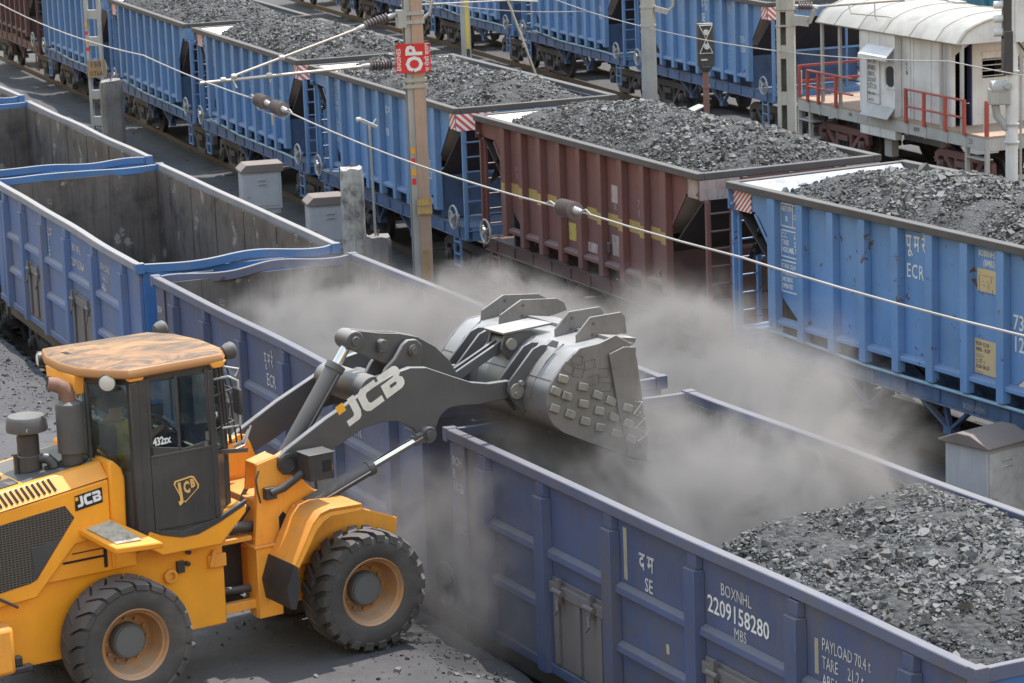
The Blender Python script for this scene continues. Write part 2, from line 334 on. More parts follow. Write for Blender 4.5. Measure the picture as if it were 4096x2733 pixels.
# ---------------------------------------------------------------- where the tracks lie
A_ROW = [(2.868, 27.487, -63.609), (-1.705, 37.381, -65.699), (-5.956, 47.51, -68.032), (-10.002, 57.794, -68.165), (-14.147, 68.121, -66.925)]
B_ROW = [(7.449, 43.849, -62.649), (2.968, 53.285, -66.341), (-1.079, 63.076, -68.511), (-4.856, 73.018, -69.328), (-8.484, 82.986, -70.249), (-12.075, 92.968, -69.341), (-15.835, 102.883, -69.351)]
C_ROW = [(7.275, 82.914, -70.193), (3.825, 92.85, -71.948), (.444, 102.866, -71.352), (-3.0, 112.9, -71.0), (-6.45, 122.9, -71.0)]
VAN = (11.073, 72.346, -67.58)
def curve_pts(row, lead, tail):
    p = [np.array(r[:2]) for r in row]
    a0 = np.array([math.cos(R(row[0][2])), math.sin(R(row[0][2]))]); a1 = np.array([math.cos(R(row[-1][2])), math.sin(R(row[-1][2]))])
    P = [p[0] + a0 * lead] + p + [p[-1] - a1 * tail]
    out = []
    for i in range(len(P) - 1):
        q0, q1, q2, q3 = P[max(i - 1, 0)], P[i], P[i + 1], P[min(i + 2, len(P) - 1)]
        k = max(2, int(np.linalg.norm(q2 - q1) / .8))
        for j in range(k):
            u = j / k
            if np.linalg.norm(q2 - q1) > 14: out.append(q1 + (q2 - q1) * u)
            else: out.append(.5 * ((2 * q1) + (-q0 + q2) * u + (2 * q0 - 5 * q1 + 4 * q2 - q3) * u * u + (-q0 + 3 * q1 - 3 * q2 + q3) * u ** 3))
    out.append(P[-1]); return np.array(out)
CA, CB, CC = curve_pts(A_ROW, 40, 70), curve_pts(B_ROW, 45, 50), curve_pts([(14.8, 63.2, -66.5), VAN] + C_ROW, 40, 40)
def lateral(pts, curve):
    """signed distance to the far side of a track, and rough distance along it"""
    best = np.full(len(pts), 1e9); lat = np.zeros(len(pts))
    for i in range(0, len(curve) - 1):
        a, b = curve[i], curve[i + 1]; d = b - a; L2 = d @ d
        t = np.clip(((pts - a) @ d) / L2, 0, 1); q = a + t[:, None] * d
        dd = np.linalg.norm(pts - q, axis=1)
        sgn = np.sign((pts[:, 0] - a[0]) * d[1] - (pts[:, 1] - a[1]) * d[0])
        m = dd < best; best[m] = dd[m]; lat[m] = (dd * sgn)[m]
    return lat
def vnoise(x, y, seed=0, oct=4, f=1.0):
    r = np.random.default_rng(seed); out = np.zeros_like(x); amp = 1.
    for o in range(oct):
        for k in range(3):
            th = r.uniform(0, 6.28); ph = r.uniform(0, 6.28); ff = f * 2 ** o * r.uniform(.7, 1.3)
            ph2 = r.uniform(0, 6.28)
            out += amp / 3 * np.sin(ff * (x * math.cos(th) + y * math.sin(th)) + ph + 1.3 * np.sin(ff * .6 * (x * math.sin(th) - y * math.cos(th)) + ph2))
        amp *= .55
    return out
RAIL_A, RAIL_B = 0.0, -.30
YARD = 1.544
def sstep(x, a, b):
    t = np.clip((x - a) / (b - a), 0, 1); return t * t * (3 - 2 * t)
def ground_z(x, y):
    P = np.stack([x, y], 1); la, lb, lc = lateral(P, CA), lateral(P, CB), lateral(P, CC)
    n = vnoise(x, y, 3, 4, 1.1); n2 = vnoise(x, y, 5, 3, 5.)
    far = sstep(y, 36.5, 46)
    yard = YARD - .42 * far + .035 * n * sstep(-la, 3.2, 5.5) + .010 * n2 - (.36 - .16 * far) * sstep(la + .1 * n, -3.0, -2.0)
    bank = np.exp(-((la + 2.15 + .15 * n) / .4) ** 2) * (.06 + .05 * n + .05 * n2)
    low = -.12 + .1 * n + .03 * n2
    low = np.where(np.abs(la) < 2.4, -.35, low)
    bed = sstep(np.abs(lb), 1.7, 3.2); low = (-.455 + .03 * n2 + .02 * n) * (1 - bed) + low * bed
    bed = sstep(np.abs(lc), 1.9, 4.5); low = (-.455 + .03 * n2 + .02 * n) * (1 - bed) + (low - .15 * (lb > 3)) * bed
    e = sstep(la + .06 * n + .04 * n2 + .28 * far, -1.84, -1.66)
    return (yard + bank) * (1 - e) + low * e

def make_ground():
    ls = np.concatenate([np.arange(-60, -16, 4), np.arange(-16, -4, .33), np.arange(-4, -1.5, .05), np.arange(-1.5, -1.2, .1), np.arange(-1.2, 16, .3), np.arange(16, 40, .8), np.arange(40, 200, 12)])
    seg = np.linalg.norm(np.diff(CA, axis=0), axis=1); s = np.concatenate([[0], np.cumsum(seg)])
    ss = np.concatenate([np.arange(0, 26, 1.), np.arange(26, 62, .16), np.arange(62, 110, .5), np.arange(110, s[-1], 3)])
    px = np.interp(ss, s, CA[:, 0]); py = np.interp(ss, s, CA[:, 1])
    tx = np.gradient(px, ss); ty = np.gradient(py, ss); l = np.hypot(tx, ty); tx /= l; ty /= l
    # smooth the heading so that far offsets do not fold
    k = 41; ker = np.ones(k) / k
    tx = np.convolve(np.pad(tx, k // 2, 'edge'), ker, 'valid'); ty = np.convolve(np.pad(ty, k // 2, 'edge'), ker, 'valid')
    nx, ny = ty, -tx
    X = px[:, None] + nx[:, None] * ls[None]; Y = py[:, None] + ny[:, None] * ls[None]
    Z = ground_z(X.ravel(), Y.ravel()).reshape(X.shape)
    m, n = X.shape; V = np.stack([X, Y, Z], -1).reshape(-1, 3)
    i = np.arange(m - 1)[:, None] * n + np.arange(n - 1)[None]
    F = np.stack([i, i + n, i + n + 1, i + 1], -1).reshape(-1, 4)
    me = mesh_np('ground', V, F); me.materials.append(MT['ground']); me.shade_smooth()
    o = bpy.data.objects.new('ground', me); COL.objects.link(o); tag(o, 'dark coal dust ground of the loading yard', kind='structure')
    # beyond: a plain sheet to the horizon, below everything
    b = MB(); b.add([(-900, -120, -.9), (900, -120, -.9), (900, 1500, -.9), (-900, 1500, -.9)], [(0, 1, 2, 3)])
    tag(b.build('terrain', 'ground'), 'flat dark land reaching to the horizon', kind='structure')
def mesh_np(name, V, F, tone=None):
    me = bpy.data.meshes.new(name); k = F.shape[1]
    me.vertices.add(len(V)); me.vertices.foreach_set('co', np.ascontiguousarray(V, np.float32).ravel())
    me.loops.add(F.size); me.loops.foreach_set('vertex_index', np.ascontiguousarray(F, np.int32).ravel())
    me.polygons.add(len(F)); me.polygons.foreach_set('loop_start', np.arange(len(F), dtype=np.int32) * k)
    if tone is not None:
        at = me.attributes.new('tone', 'FLOAT', 'POINT'); at.data.foreach_set('value', np.ascontiguousarray(tone, np.float32)); me.shade_flat()
    me.update(calc_edges=True); me.validate(); return me

# broken slabs of coal: uneven six-sided prisms with tilted, shifted tops
SLF = np.array([(0, 1, 7), (0, 7, 6), (1, 2, 8), (1, 8, 7), (2, 3, 9), (2, 9, 8), (3, 4, 10), (3, 10, 9), (4, 5, 11), (4, 11, 10), (5, 0, 6), (5, 6, 11), (6, 7, 8), (6, 8, 9), (6, 9, 10), (6, 10, 11), (2, 1, 0), (3, 2, 0), (4, 3, 0), (5, 4, 0)])
def lumps(pos, size, rng, tilt=.30, flat=(.14, .55)):
    n = len(pos); V = np.zeros((n, 12, 3))
    an = np.arange(6)[None] * (math.pi / 3) + rng.uniform(-.42, .42, (n, 6)); ra = rng.uniform(.55, 1.15, (n, 6))
    V[:, :6, 0] = np.cos(an) * ra; V[:, :6, 1] = np.sin(an) * ra; V[:, 6:, :2] = V[:, :6, :2] * rng.uniform(.5, 1., (n, 6, 1)) + rng.normal(0, .12, (n, 1, 2))
    h = rng.uniform(*flat, n); g = rng.normal(0, .22, (n, 2))
    V[:, :6, 2] = -h[:, None] * rng.uniform(.7, 1.1, (n, 6)); V[:, 6:, 2] = h[:, None] + (V[:, 6:, :2] * g[:, None]).sum(2)
    V[..., 1] *= rng.uniform(.5, 1., n)[:, None]
    V *= (size * .55)[:, None, None]
    yaw = rng.uniform(0, 6.283, n); t1 = rng.normal(0, tilt, n); t2 = rng.normal(0, tilt, n)
    def rot(V, i, j, a):
        c, s = np.cos(a)[:, None], np.sin(a)[:, None]; x, y = V[..., i].copy(), V[..., j].copy()
        V[..., i] = c * x - s * y; V[..., j] = s * x + c * y
    rot(V, 0, 1, yaw); rot(V, 0, 2, t1); rot(V, 1, 2, t2)
    V += pos[:, None, :]
    F = (SLF[None] + (np.arange(n) * 12)[:, None, None]).reshape(-1, 3)
    tone = np.repeat(np.clip(rng.beta(.9, 2.6, n), 0, 1), 12)
    return V.reshape(-1, 3), F, tone

def coal_load(label, loc, rotz, zfun, x0, x1, y0, y1, n, smin, smax, seed, res=.12):
    rng = np.random.default_rng(seed)
    root = thing('coal_load', label, 'coal', loc, rotz, 'coal heaped in the wagons', 'stuff')
    xs = np.arange(x0, x1 + res, res); ys = np.arange(y0, y1 + res * .5, res); X, Y = np.meshgrid(xs, ys, indexing='ij')
    Z = zfun(X, Y) + .035 * vnoise(X, Y, seed, 3, 6.)
    m, k = X.shape; i = np.arange(m - 1)[:, None] * k + np.arange(k - 1)[None]
    F = np.stack([i, i + k, i + k + 1, i + 1], -1).reshape(-1, 4)
    me = mesh_np('fines', np.stack([X, Y, Z], -1).reshape(-1, 3), F); me.materials.append(MT['coal_fine']); me.shade_smooth()
    o = bpy.data.objects.new('fines', me); COL.objects.link(o); o.parent = root
    if n:
        px = rng.uniform(x0, x1, n); py = rng.uniform(y0 + .03, y1 - .03, n)
        cl = vnoise(px, py, seed + 9, 3, 1.5)             # coarse and fine patches
        keep = rng.uniform(0, 1, n) < np.clip(.92 + .4 * cl, .6, 1); px, py, cl = px[keep], py[keep], cl[keep]
        sz = smin * (smax / smin) ** (rng.beta(.9, 3.4, len(px))) * np.clip(1 + .3 * cl, .6, 1.4)
        pz = zfun(px, py) + sz * rng.uniform(-.12, .28, len(px))
        V, F, T = lumps(np.stack([px, py, pz], 1), sz, rng)
        me = mesh_np('lumps', V, F, T); me.materials.append(MT['coal'])
        o = bpy.data.objects.new('lumps', me); COL.objects.link(o); o.parent = root
    return root

# ---------------------------------------------------------------- railway track
def make_track(label, curve, zrail, s0, s1):
    root = thing('railway_track', label, 'track', kind='structure')
    seg = np.linalg.norm(np.diff(curve, axis=0), axis=1); s = np.concatenate([[0], np.cumsum(seg)])
    ss = np.arange(s0, min(s1, s[-1] - .5), .6)
    px = np.interp(ss, s, curve[:, 0]); py = np.interp(ss, s, curve[:, 1]); tx = np.gradient(px); ty = np.gradient(py); l = np.hypot(tx, ty); tx /= l; ty /= l
    for side in (-1, 1):
        b = MB(); off = .84 * side
        for w, z0, z1 in ((.14, -.16, -.125), (.022, -.125, -.04), (.07, -.04, 0)):
            vs = []
            for x, y, ux, uy in zip(px, py, tx, ty):
                for d in (-w / 2, w / 2):
                    for z in (z0, z1): vs.append((x + uy * (off + d), y - ux * (off + d), zrail + z))
            fs = []
            for i in range(len(px) - 1):
                a = i * 4; c = a + 4
                fs += [(a, a + 1, c + 1, c), (a + 1, a + 3, c + 3, c + 1), (a + 3, a + 2, c + 2, c + 3), (a + 2, a, c, c + 2)]
            b.add(vs, fs)
        b.build('rail', 'rail', root, smooth=False)
    b = MB()
    for x, y, ux, uy in zip(px, py, tx, ty):
        for k in (0,):
            vs = []
            for d in (-1.32, 1.32):
                for e in (-.12, .12):
                    for z in (-.36, -.16): vs.append((x + uy * d + ux * e, y - ux * d + uy * e, zrail + z - random.random() * .004))
            b.add(vs, [(0, 1, 3, 2), (4, 6, 7, 5), (0, 4, 5, 1), (2, 3, 7, 6), (0, 2, 6, 4), (1, 5, 7, 3)])
    o = b.build('sleepers', 'sleeper', root, smooth=False); o['kind'] = 'stuff'

# ---------------------------------------------------------------- wagon pieces shared by several makers
WHEEL = None
def bogie(root, xc, zrail, mat='bogie', detail=True, half=1.0, yf=1.12):
    global WHEEL
    za = zrail + .46
    b = MB()
    for sy in (-1, 1):
        y0, y1 = sy * (yf - .07), sy * (yf + .07)
        top = [(-1.32, .05), (-1.3, .3), (-1.05, .42), (1.05, .42), (1.3, .3), (1.32, .05), (1.18, .05), (1.12, .22), (.86, .24), (-.86, .24), (-1.12, .22), (-1.18, .05)]
        b.ext([(xc + p[0] * half, za + p[1]) for p in top], y0, y1)
        for sx in (-1, 1):
            b.bar((xc + sx * .88 * half, sy * yf, za + .28), (xc + sx * .34, sy * yf, za - .22), .13, .14, (0, 1, 0))
            b.bar((xc + sx * .36, sy * yf, za + .3), (xc + sx * .36, sy * yf, za - .2), .13, .11, (0, 1, 0))
            b.box(xc + sx * half - .14, xc + sx * half + .14, sy * yf - .11, sy * yf + .11, za - .1, za + .13)
        b.box(xc - .46, xc + .46, sy * yf - .09, sy * yf + .09, za - .3, za - .17)
        b.box(xc - .30, xc + .30, sy * yf - .12, sy * yf + .12, za + .05, za + .2)
    b.box(xc - .22, xc + .22, -yf, yf, za + .06, za + .3)
    br = b.build('bogie', mat, root, bevel=.012)
    for sy in (-1, 1):
        if detail or sy < 0:
            c = MB()
            for dx in (-.17, .01, .18):
                pr = []
                for k in range(6): pr += [(.052, -.17 + k * .038), (.078, -.155 + k * .038), (.052, -.138 + k * .038)]
                c.lathe(pr, (xc + dx, sy * (yf + .02), za), (0, 0, 1), 10)
            c.build('spring', 'wheelsteel', br)
        for sx in (-1, 1):
            c = MB(); c.lathe([(.10, 0), (.10, .05), (.075, .07), (.02, .075)], (xc + sx * half, sy * (yf + .09), za), (0, sy, 0), 14)
            c.build('axle_cap', 'muffler', br)
    for sx in (-1, 1):
        for sy in (-1, 1):
            if WHEEL is None:
                w = MB(); w.lathe([(.12, -.06), (.16, -.02), (.36, .0), (.41, -.04), (.50, -.03), (.49, -.0), (.46, .0), (.455, .1), (.40, .1), (.36, .05), (.16, .06), (.10, .11)], (0, 0, 0), (0, 1, 0), 32)
                w.lathe([(.075, -.75), (.075, .0)], (0, 0, 0), (0, 1, 0), 10)
                WHEEL = w.build('wheel', 'wheelsteel', br); o = WHEEL
            else:
                o = WHEEL.copy(); COL.objects.link(o); o.parent = br
            o.location = (xc + sx * half, sy * .80, za); o.rotation_euler = (0, 0, 0 if sy > 0 else math.pi)
    return br
def coupler(root, xe, sgn, z, mat='bogie'):
    b = MB(); b.bar((xe, 0, z), (xe + sgn * .42, 0, z), .2, .22); b.box(min(xe + sgn * .36, xe + sgn * .6), max(xe + sgn * .36, xe + sgn * .6), -.16, .17, z - .18, z + .18)
    b.tube([(xe, .5, z - .05), (xe + sgn * .2, .5, z - .2), (xe + sgn * .4, .42, z - .42), (xe + sgn * .5, .2, z - .45)], .022)
    b.build('coupler', mat, root, bevel=.02)
def handwheel(root, x, y, z, mat='galv', r=.24):
    b = MB(); pts = [(x + r * math.cos(k * math.pi / 12), y, z + r * math.sin(k * math.pi / 12)) for k in range(25)]
    b.tube(pts, .022, 6)
    for k in range(3):
        a = k * 2.094 + .5; b.bar((x, y, z), (x + r * math.cos(a), y, z + r * math.sin(a)), .03, .05, (0, 1, 0))
    b.lathe([(.05, -.06), (.05, .12)], (x, y, z), (0, 1, 0), 10)
    b.build('brake_wheel', mat, root)

# ---------------------------------------------------------------- bottom-discharge hopper wagon
def hopper(label, pose, paintm='blue', under='blue_dark', inner='bare', stripes=(None, None), rimm='rim_dark', wheels=(True, True), texts=None, pipe=False, detail=True, endstripe=True):
    x, y, yaw = pose
    root = thing('hopper_wagon', label, 'wagon', (x, y, 0), R(yaw), 'hopper wagons')
    h, hw, HZ = 4.785, 1.82, 3.56
    ribs = [-3.45, -2.62, -1.75, -.88, 0, .88, 1.75, 2.62, 3.45]
    for sy in (-1, 1):
        Y0, Y1 = sy * 1.665, sy * 1.645
        b = MB()
        for s in (-1, 1):
            b.ext([(s * 2.62, 1.38), (s * 2.62, 3.46), (s * (h - .02), 3.46), (s * (h - .02), 3.12), (s * 4.08, 3.10), (s * 3.45, 2.42), (s * 3.45, 1.88), (s * 2.86, 1.47), (s * 3.45, 1.45), (s * 3.45, 1.38)], Y0, Y1)
        b.ext([(-2.62, 1.38), (2.62, 1.38), (2.62, 3.46), (-2.62, 3.46)], Y0, Y1)
        for i, r in enumerate(ribs):
            end = i in (0, 8); w = .12 if end else .095
            z0 = 1.30 if end else 1.18
            b.ext([(r - w, sy * 1.665), (r - w * .92, sy * 1.80), (r + w * .92, sy * 1.80), (r + w, sy * 1.665)], z0, 3.44, 'z')
        b.ext([(sy * 1.665, 1.37), (sy * 1.665, 1.48), (sy * 1.77, 1.44), (sy * 1.77, 1.37)], -3.34, 3.34, 'x')
        if detail:
            for s in (-1, 1):                              # folded gusset where the end cut meets the last rib
                b.bar((s * 3.50, sy * 1.68, 2.42), (s * 4.1, sy * 1.68, 3.08), .05, .03, (0, 1, 0))
        sw = b.build('side_wall', paintm, root, bevel=.008)
        c = MB()                                           # lining above the coal and the sloping bottom under it
        c.quad((-h + .3, sy * 1.64, 3.45), (h - .3, sy * 1.64, 3.45), (3.0, sy * 1.63, 2.2), (-3.0, sy * 1.63, 2.2), .008 * sy)
        c.build('inner_wall', 'lining', root)
        c = MB()
        for s in (-1, 1):
            c.quad((0.02 * s, sy * 1.64, 1.44), (s * 3.3, sy * 1.64, 1.44), (s * 2.9, sy * .75, .62), (s * .3, sy * .75, .62), .02)
        c.build('hopper_bottom', under, root)
        b = MB(); b.box(-h, h, sy * 1.63, sy * 1.50, .84, 1.06); b.box(-h, h, sy * 1.645, sy * 1.48, 1.06, 1.085); b.box(-h, h, sy * 1.66, sy * 1.5, .815, .84)
        for r in [q for q in np.arange(-4.3, 4.4, .86)]: b.box(r - .09, r + .09, sy * 1.655, sy * 1.63, .85, 1.05)
        for r in ribs[1:-1]: b.bar((r, sy * 1.70, 1.3), (r, sy * 1.52, 1.08), .14, .05, (1, 0, 0))
        b.build('solebar', under, root, bevel=.006)
        if detail or sy < 0:
            for xc in (-1.33, .82):
                b = MB(); b.bar((xc - .7, sy * 1.45, .83), (xc, sy * 1.35, .36), .05, .09, (0, 1, 0)); b.bar((xc + .7, sy * 1.45, .83), (xc, sy * 1.35, .36), .05, .09, (0, 1, 0))
                b.bar((xc, sy * 1.45, .83), (xc, sy * 1.35, .36), .07, .07, (0, 1, 0)); b.box(xc - .1, xc + .1, sy * 1.25, sy * 1.42, .3, .42); b.build('truss_brace', under, root)
        if pipe and sy < 0:
            b = MB(); b.tube([(-3.6, -1.72, 1.20), (-3.3, -1.74, 1.22), (-.8, -1.74, 1.12), (1.5, -1.74, 1.13), (3.4, -1.74, 1.14), (4.2, -1.7, 1.1)], .028)
            b.build('air_pipe', 'pipe_blue', root)
    b = MB()
    for sy in (-1, 1): b.box(-h, h, sy * 1.66, sy * hw, 3.44, HZ)
    for s in (-1, 1): b.box(s * (h - .12), s * (h + .004), -1.66, 1.66, 3.435, HZ - .004)
    b.build('top_rim', rimm, root, bevel=.012)
    for s in (-1, 1):
        b = MB(); b.box(s * (h - .03), s * (h - .005), -1.78, 1.78, 3.10, 3.434)
        for yy in (-.9, 0, .9): b.box(s * (h - .005), s * (h + .03), yy - .05, yy + .05, 3.1, 3.43)
        b.build('end_cowl', paintm, root, bevel=.005)
        b = MB()
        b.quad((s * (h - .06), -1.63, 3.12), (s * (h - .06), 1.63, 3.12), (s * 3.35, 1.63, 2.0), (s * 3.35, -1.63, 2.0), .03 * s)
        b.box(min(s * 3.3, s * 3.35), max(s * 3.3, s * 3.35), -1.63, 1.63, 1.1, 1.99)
        b.build('end_slope', 'sooty_shade', root); b = MB(); b.box(s * 3.36, s * 3.38, -1.63, 1.63, 1.1, 2.0); b.build('end_sheet', under, root)
        b = MB(); b.quad((s * (h - .12), -1.64, 3.52), (s * (h - .12), 1.64, 3.52), (s * 3.1, 1.64, 2.25), (s * 3.1, -1.64, 2.25), -.012 * s)
        b.build('inner_slope', inner, root)
        b = MB(); b.box(s * (h - .14), s * h, -1.63, 1.63, .80, 1.09); b.box(s * 3.2, s * (h - .14), -1.49, 1.49, 1.03, 1.06)
        b.box(s * 3.6, s * 4.6, -.35, .35, .55, 1.02)
        for yy in (.6, 1.58, -1.58):
            b.bar((s * (h - .04), yy, 1.08), (s * (h - .04), yy, 3.1), .06, .06, (1, 0, 0))
        b.bar((s * (h - .04), -1.15, 2.2), (s * (h - .04), 1.58, 2.2), .04, .06)
        b.build('end_frame', paintm, root, bevel=.006)
        for sy in ((-1, 1) if detail else (-1,)):
            b = MB(); xl = s * (h + .03)
            for yy in (1.64, 1.17): b.box(xl - .03, xl + .03, sy * yy - .035, sy * yy + .035, .86, 3.06)
            b.bar((xl, sy * 1.64, 3.04), (s * (h - .1), sy * 1.76, 3.2), .05, .05)
            for k in range(7): b.tube([(xl, sy * 1.64, 1.02 + k * .305), (xl, sy * 1.17, 1.02 + k * .305)], .018, 6)
            b.build('ladder', paintm, root)
            b = MB()
            for xx in (s * 4.1, s * 4.45): b.box(xx - .02, xx + .02, sy * 1.66, sy * 1.62, .2, .84)
            for k in range(3): b.bar((s * 4.1, sy * 1.64, .23 + k * .25), (s * 4.45, sy * 1.64, .23 + k * .25), .05, .03)
            b.build('foot_step', paintm, root)
        coupler(root, s * h, s, .85)
        if wheels[0 if s < 0 else 1]: handwheel(root, s * 4.45, -1.78, 1.28 if s > 0 else 1.24)
        st = stripes[0 if s < 0 else 1]
        if st:
            b = MB(); b.box(s * (h - .58), s * (h - .04), -1.69, -1.668, 3.08, 3.43); b.build('warning_plate', st, root)
            if s > 0:
                for y0, y1 in ((-1.77, -1.0), (1.1, 1.77)): b = MB(); b.box(h + .002, h + .02, y0, y1, 3.09, 3.43); b.build('warning_plate', st, root)
    for s in (-1, 1):
        bogie(root, s * 3.55, RAIL_B, 'bogie', detail)
    if texts: texts(root)
    return root
MT['pipe_blue'] = paint('pale_blue_pipe', (.22, .36, .45), .5, grime=.4, gcol=(.15, .2, .25), streak=0)

# ---------------------------------------------------------------- open box wagon
def wavy(p, q, w, h, n, amp, seed, mb):
    """a rail knocked out of true by the loader"""
    r = random.Random(seed); p, q = Vector(p), Vector(q); d = (q - p).normalized(); sx = d.cross(Vector((0, 0, 1))).normalized()
    ph = [(r.uniform(0, 6.28), r.uniform(1.5, 4.)) for _ in range(3)]
    vs = []
    for i in range(n + 1):
        t = i / n; e = math.sin(math.pi * t) ** .5
        dz = sum(math.sin(f * t * 3.14 + a) for a, f in ph) * amp * .4 * e; dx = sum(math.sin(f * t * 4 + a + 1) for a, f in ph) * amp * e
        c = p + (q - p) * t + sx * dx + Vector((0, 0, dz))
        vs += [c + sx * (i_ * w / 2) + Vector((0, 0, j * h / 2)) for i_, j in ((-1, -1), (1, -1), (1, 1), (-1, 1))]
    fs = [(i * 4 + k, i * 4 + (k + 1) % 4, i * 4 + 4 + (k + 1) % 4, i * 4 + 4 + k) for i in range(n) for k in range(4)] + [(0, 3, 2, 1), (n * 4, n * 4 + 1, n * 4 + 2, n * 4 + 3)]
    mb.add(vs, fs)
def open_wagon(label, pose, paintm='navy', endm='royal_end', rimm='navy_rail', seed=1, texts=None, wave=(.05, .05), group='open coal wagons', lining='lining', rail=RAIL_A):
    x, y, yaw = pose
    root = thing('open_wagon', label, 'wagon', (x, y, rail), R(yaw), group)
    h, hw, HZ = 4.99, 1.6, 3.42
    ribs = [-4.08, -2.72, -1.23, .44, 2.24, 4.05]
    for sy in (-1, 1):
        b = MB(); Y0, Y1 = sy * 1.53, sy * 1.50
        b.box(-h + .02, h - .02, min(Y0, Y1), max(Y0, Y1), 1.3, 3.30)
        for r in ribs:
            w = .13
            b.ext([(r - w, sy * 1.53), (r - w * .75, sy * 1.64), (r + w * .75, sy * 1.64), (r + w, sy * 1.53)], 1.22, 3.14, 'z')
            b.ext([(r - w * .8, sy * 1.53), (r - w * .6, sy * 1.6), (r + w * .6, sy * 1.6), (r + w * .8, sy * 1.53)], 3.14, 3.29, 'z')
        for s in (-1, 1): b.box(s * 4.6, s * 4.97, sy * 1.53, sy * 1.56, 1.3, 3.28)
        edges = [-4.95] + ribs + [4.95]
        for i in range(1, 6):
            e0, e1 = edges[i] + .13, edges[i + 1] - .13
            zs = (2.57,) if i in (2, 4) else (2.57, 1.95)
            for z in zs: b.ext([(sy * 1.53, z - .06), (sy * 1.53, z + .05), (sy * 1.60, z + .012), (sy * 1.61, z - .06)], e0, e1, 'x')
        b.box(-h + .02, h - .02, sy * 1.53, sy * 1.58, 1.22, 1.33)
        b.build('side_wall', paintm, root, bevel=.008)
        for i in (2, 4):
            e0, e1 = edges[i] + .15, edges[i + 1] - .15
            d = MB(); d.box(e0, e1, sy * 1.532, sy * 1.555, 1.34, 2.30); d.box(e0, e1, sy * 1.555, sy * 1.60, 2.14, 2.26)
            for q in (e0 + .12, (e0 + e1) / 2, e1 - .12): d.box(q - .05, q + .05, sy * 1.555, sy * 1.59, 1.38, 2.13)
            dr = d.build('door', 'doorpaint' if paintm != 'teal' else 'teal', root, bevel=.006)
            for q in (e0 + .25, e1 - .25):
                d = MB(); d.box(q - .035, q + .035, sy * 1.60, sy * 1.635, 2.08, 2.34); d.tube([(q - .1, sy * 1.63, 2.2), (q + .1, sy * 1.63, 2.2)], .028); d.tube([(q, sy * 1.64, 2.12), (q + .05, sy * 1.66, 2.02), (q - .02, sy * 1.66, 1.95)], .015)
                d.build('hinge', 'doorpaint', dr)
        b = MB(); b.box(-h + .05, h - .05, sy * 1.498, sy * 1.47, 1.3, 3.31)
        for r in ribs: b.box(r - .03, r + .03, sy * 1.47, sy * 1.455, 1.3, 3.3)
        b.build('inner_wall', lining, root)
    b = MB()
    for sy in (-1, 1): wavy((-h, sy * 1.555, 3.36), (h, sy * 1.555, 3.36), .11, .12, 50, .008, seed + sy, b)
    b.build('top_rail', rimm, root, bevel=.012)
    for s in (-1, 1):
        b = MB(); b.box(s * (h - .03), s * (h - .003), -1.5, 1.5, 1.25, 3.29)
        for yy in (-.75, 0, .75): b.box(s * (h - .003), s * (h + .08), yy - .09, yy + .09, 1.2, 3.1)
        b.build('end_wall', endm, root, bevel=.008)
        b = MB(); b.box(s * (h - .06), s * (h - .032), -1.47, 1.47, 1.3, 3.3); b.build('inner_end', lining, root)
        b = MB(); wavy((s * (h - .01), -1.475, 3.345), (s * (h - .01), 1.475, 3.345), .07, .13, 24, wave[0 if s < 0 else 1], seed + 5 + s, b)
        b.box(s * (h - .07), s * (h + .05), -1.615, -1.475, 3.27, 3.43); b.box(s * (h - .07), s * (h + .05), 1.475, 1.615, 3.27, 3.43)
        b.build('end_rail', 'end_rail_blue' if rimm == 'royal_rail' else rimm, root, bevel=.008)
        b = MB(); b.tube([(s * (h + .05), -.95, 3.22), (s * (h + .12), -.93, 3.22), (s * (h + .12), -.45, 3.22), (s * (h + .05), -.43, 3.22)], .014); b.build('grab_handle', rimm, root)
        coupler(root, s * h, s, 1.05)
        bogie(root, s * 3.3, 0, 'bogie', False)
    b = MB(); b.box(-h + .05, h - .05, -1.47, 1.47, 1.22, 1.3); b.build('floor', lining, root)
    b = MB()
    for sy in (-1, 1): b.box(-h, h, sy * 1.3, sy * 1.45, .95, 1.22)
    for s in (-1, 1): b.box(s * (h - .15), s * h, -1.5, 1.5, .92, 1.219)
    b.box(-4.2, 4.2, -.25, .25, .85, 1.21); b.build('underframe', 'bogie', root)
    handwheel(root, -4.95 if seed == 1 else 4.6, -1.68, 1.62 if seed == 1 else 1.12, 'muffler', .25)
    if texts: texts(root)
    return root
MT['doorpaint'] = paint('dusty_door_steel', (.13, .125, .14), .65, grime=.6, gcol=(.15, .14, .14), streak=.6, rust=.1, rcol=(.1, .07, .06), dust=.6)
MT['bare_yellow'] = paint('old_cream_patch', (.36, .34, .28), .7, grime=.5, gcol=(.15, .15, .17), streak=.4, gscale=5)
MT['door_blue'] = paint('dark_blue_door', (.03, .04, .12), .5, grime=.2, streak=0)
MT['dark_glass'] = paint('dark_window', (.03, .032, .035), .15, grime=.3, gcol=(.08, .08, .08), streak=0, bump=0)
MT['concrete_pale'] = paint('pale_concrete', (.42, .40, .36), .85, grime=.4, gcol=(.25, .23, .2), streak=.4, bump=.15)
MT['sticker_blue'] = paint('pale_blue_sticker', (.3, .5, .7), .5, grime=.2, streak=0)
MT['panelgrey'] = paint('dark_grey_panel', (.05, .05, .055), .5, grime=.4, gcol=(.1, .095, .09), streak=0, dust=.7, dcol=(.13, .12, .118))
MT['grip'] = paint('gritty_grip_pad', (.42, .38, .30), .9, grime=.75, gcol=(.12, .10, .08), streak=0, gscale=9, bump=.4)
MT['letters_logo'] = paint('white_vinyl_letters', (.72, .71, .68), .5, grime=.35, gcol=(.42, .4, .37), streak=0, gscale=7, rust=.1, rcol=(.2, .19, .18), rscale=16)
